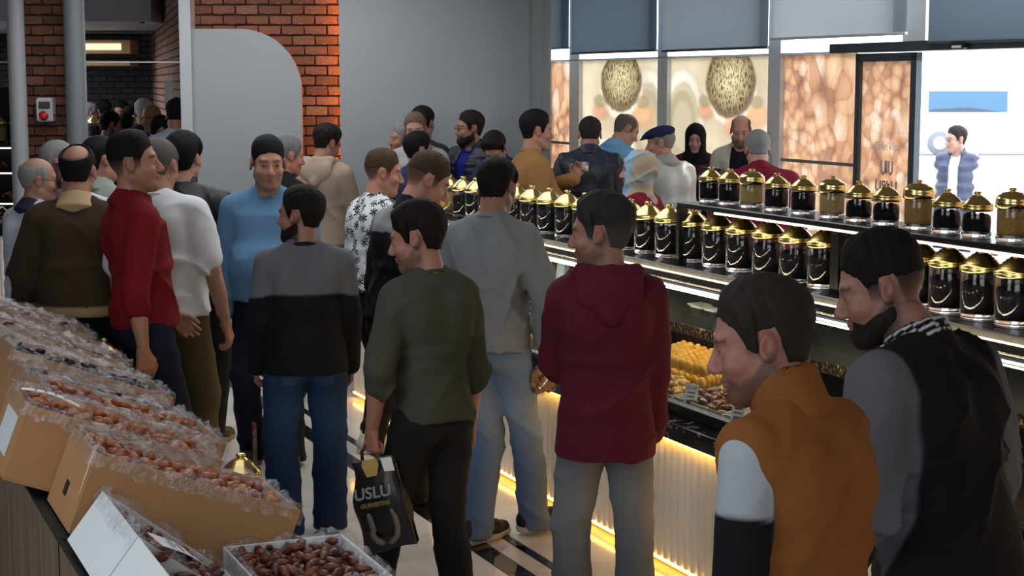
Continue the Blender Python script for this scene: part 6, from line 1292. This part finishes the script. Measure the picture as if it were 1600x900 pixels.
# phone
p, d = wpt(old, 1); ph = empty('mobile_phone', p + d * .10 + Rz(-40) @ np.array([-.05, .0, 0]), 0); ph.rotation_euler = (0, math.radians(-12), math.radians(-40 - 8)); tag(ph, 'dark mobile phone held to the ear of the white-shirted old man', 'phone')
MB().box((-.005, -.037, -.075), (.005, .037, .075), bev=.004).obj('phone_body', plain('phone_back', S(40, 42, 56), .25), ph); MB().box((.0045, -.03, .045), (.007, -.008, .068), bev=.001).obj('camera_lens', M['black'], ph); MB().box((-.006, -.033, -.068), (-.0045, .033, .068)).obj('screen', M['black'], ph)
def glasses(J, m):
    g = MB(); hs, HR, HO, k = J['hs'], J['HR'], J['HO'], J['SCL']; T = lambda q: ((HR @ (np.array(q) * hs)) + HO) * k
    for s in (1, -1):
        g.tube([T((s * .032 + .022 * math.cos(t), .098 - .004 * math.cos(t) * s * s, .001 + .017 * math.sin(t))) for t in np.linspace(0, 2 * math.pi, 14, endpoint=False)], .0016 * k, 6, True); g.tube([T((s * .054, .096, .004)), T((s * .078, .06, .006)), T((s * .082, -.005, .012)), T((s * .08, -.02, -.002))], .0016 * k, 6)
    g.tube([T((-.010, .099, .004)), T((0, .104, .007)), T((.010, .099, .004))], .0016 * k, 6); g.obj('eyeglasses', m, J['root'])
glasses(gl, M['black']); glasses(old, M['matblack']); glasses(pv, M['steel_dark'])
# pouch bag
p, d = wpt(ol, -1); p = p + d * .10
TB = empty('pouch_bag', p, math.radians(-4)); tag(TB, 'glossy black pouch bag with grey lettering carried by the olive-topped man', 'bag'); TB.rotation_euler = (0, math.radians(-12), math.radians(-8))
def bagmesh():
    V_, F_ = [], []; n, m = 14, 12
    for sd in (-1, 1):
        for i in range(n + 1):
            for j in range(m + 1):
                u, w_ = i / n * 2 - 1, j / m; hw = .085 + .022 * sstep(np.array(w_), 0, .5) - .006 * math.sin(9 * w_); b = (1 - u * u) ** .6 * (.008 + .034 * math.sin(math.pi * min(1, w_ * 1.05)) ** .8)
                V_.append((u * hw + .004 * math.sin(12 * w_), sd * (b + .002 * math.sin(14 * u + 9 * w_) * (1 - u * u)), -.015 - .355 * w_ + .006 * math.sin(3 * u)))
    k = (n + 1) * (m + 1)
    for i in range(n):
        for j in range(m):
            q = [i * (m + 1) + j, (i + 1) * (m + 1) + j, (i + 1) * (m + 1) + j + 1, i * (m + 1) + j + 1]; F_ += [q[::-1], [x + k for x in q]]
    return MB().add(V_, F_, True)
bagmesh().obj('pouch', plain('black_foil', S(34, 36, 42), .32, .2, nscale=22, namp=.3, bump=.4), TB)
# handle cut-out with kraft liner, side foil, printed marks
MB().tube([(-.04, 0, -.02), (-.035, 0, .02), (-.012, 0, .04), (.012, 0, .04), (.035, 0, .02), (.04, 0, -.02)], .007, 8).obj('handle', plain('pouch_handle', S(38, 38, 42), .4), TB)
MB().prism([(-.025, -.072), (.015, -.072), (.03, -.03), (.025, -.006), (-.03, -.006), (-.036, -.03)], -.043, -.04).obj('kraft_patch', plain('kraft_yellow', S(186, 152, 88), .7), TB)
MB().prism([(.045, -.062), (.085, -.066), (.082, -.012), (.04, -.01)], -.036, -.033).obj('paper_tag', M['paper'], TB)
tl_ = lambda tx, x, z, s, m, y=-.05: text(tx, TB, (x, y, z), s, m, (math.pi / 2, 0, 0), shear=.12, bold=.0015)
silv = plain('silver_print', S(176, 178, 186), .35, .4); gol = plain('gold_print', S(150, 128, 84), .4, .4)
tl_('USLU', -.018, -.135, .062, silv, -.047); tl_('GURMETIVE', -.015, -.18, .022, gol, -.049)
mb = MB(); rg = [(-.05 + .002 * k, -.21 - .017 * k) for k in range(5)] + [(.0 - .05 * math.cos(t), -.285 - .05 * math.sin(t)) for t in np.linspace(.1, math.pi - .1, 9)] + [(.052, -.275), (.05, -.24), (.04, -.205)]
mb.tube([(x, -.047 + .01 * abs(x) * 10 * .5, z) for x, z in rg], [.006] + [.012] * (len(rg) - 2) + [.006], 6); mb.obj('logo', plain('grey_logo_print', S(110, 104, 96), .5), TB)
MB().prism([(.088, -.04), (.094, -.04), (.106, -.36), (.098, -.36)], -.02, .02).obj('foil_edge', plain('bright_foil', S(200, 206, 226), .12, 1.0, nscale=60, namp=.9), TB)
# tub of walnuts
p, d = wpt(gm, 1); q = p + d * .115 + np.array([-.035, -.035, -.02]); tu = empty('walnut_tub', q, 0); tu.rotation_euler = (math.radians(62), math.radians(10), math.radians(30)); tag(tu, 'clear round tub of walnuts held by the grey sweatshirt man', 'tub')
MB().lathe([(0, -.035), (.062, -.035), (.068, .02), (.07, .03), (.066, .034), (0, .034)], 28).obj('tub', thin_glass('tub_plastic', (.95, .95, .93), .2, .05), tu)
WN = [lumpy('walnut', .017, .019, .016, plain('walnut_shell', S(170, 124, 78), .6, nscale=60, namp=.4, bump=.8), 60 + i, amp=.16) for i in range(3)]
for i in range(46):
    r_, t_ = .05 * math.sqrt(RR.random()), RR.uniform(0, 6.28); o = bpy.data.objects.new('walnut', RR.choice(WN)); link(o, tu); o.location = (r_ * math.cos(t_), r_ * math.sin(t_), -.022 + .05 * RR.random()); o.rotation_euler = (RR.uniform(0, 6), RR.uniform(0, 6), 0)
# tan man's glass, small cup of the man with glasses
p, d = wpt(tan, -1); tg = empty('small_glass', p + d * .10 + np.array([.03, -.03, -.03])); tag(tg, 'small faceted glass held up by the tan sweater man', 'glass'); MB().lathe([(0, 0), (.03, 0), (.035, .07), (.031, .07), (.027, .006), (0, .006)], 10, smooth=False).obj('glass_body', M['jarglass'], tg); MB().lathe([(0, .007), (.026, .007), (.029, .045), (0, .045)], 10).obj('tea', plain('pale_tea', S(206, 190, 170), .2), tg)
p, d = wpt(gl, -1); cu = empty('small_cup', p + d * .11 + np.array([0, -.02, .0])); tag(cu, 'small white cup in the hand of the man with glasses', 'cup'); MB().lathe([(0, 0), (.018, 0), (.026, .03), (.023, .03), (.016, .004), (0, .004)], 16).obj('cup', M['paper'], cu)
# X marks on the sneakers of the grey sweatshirt man
for sho in [o for o in gm['root'].children if o.name.startswith('shoe')]:
    mb = MB()
    for sx in (-1, 1): mb.tube([(.047, .0 - .018 * sx, .05), (.047, .0 + .018 * sx, .085)], .0028, 5)
    mb.obj('cross_mark', M['paper'], sho)
ctr_pts = None
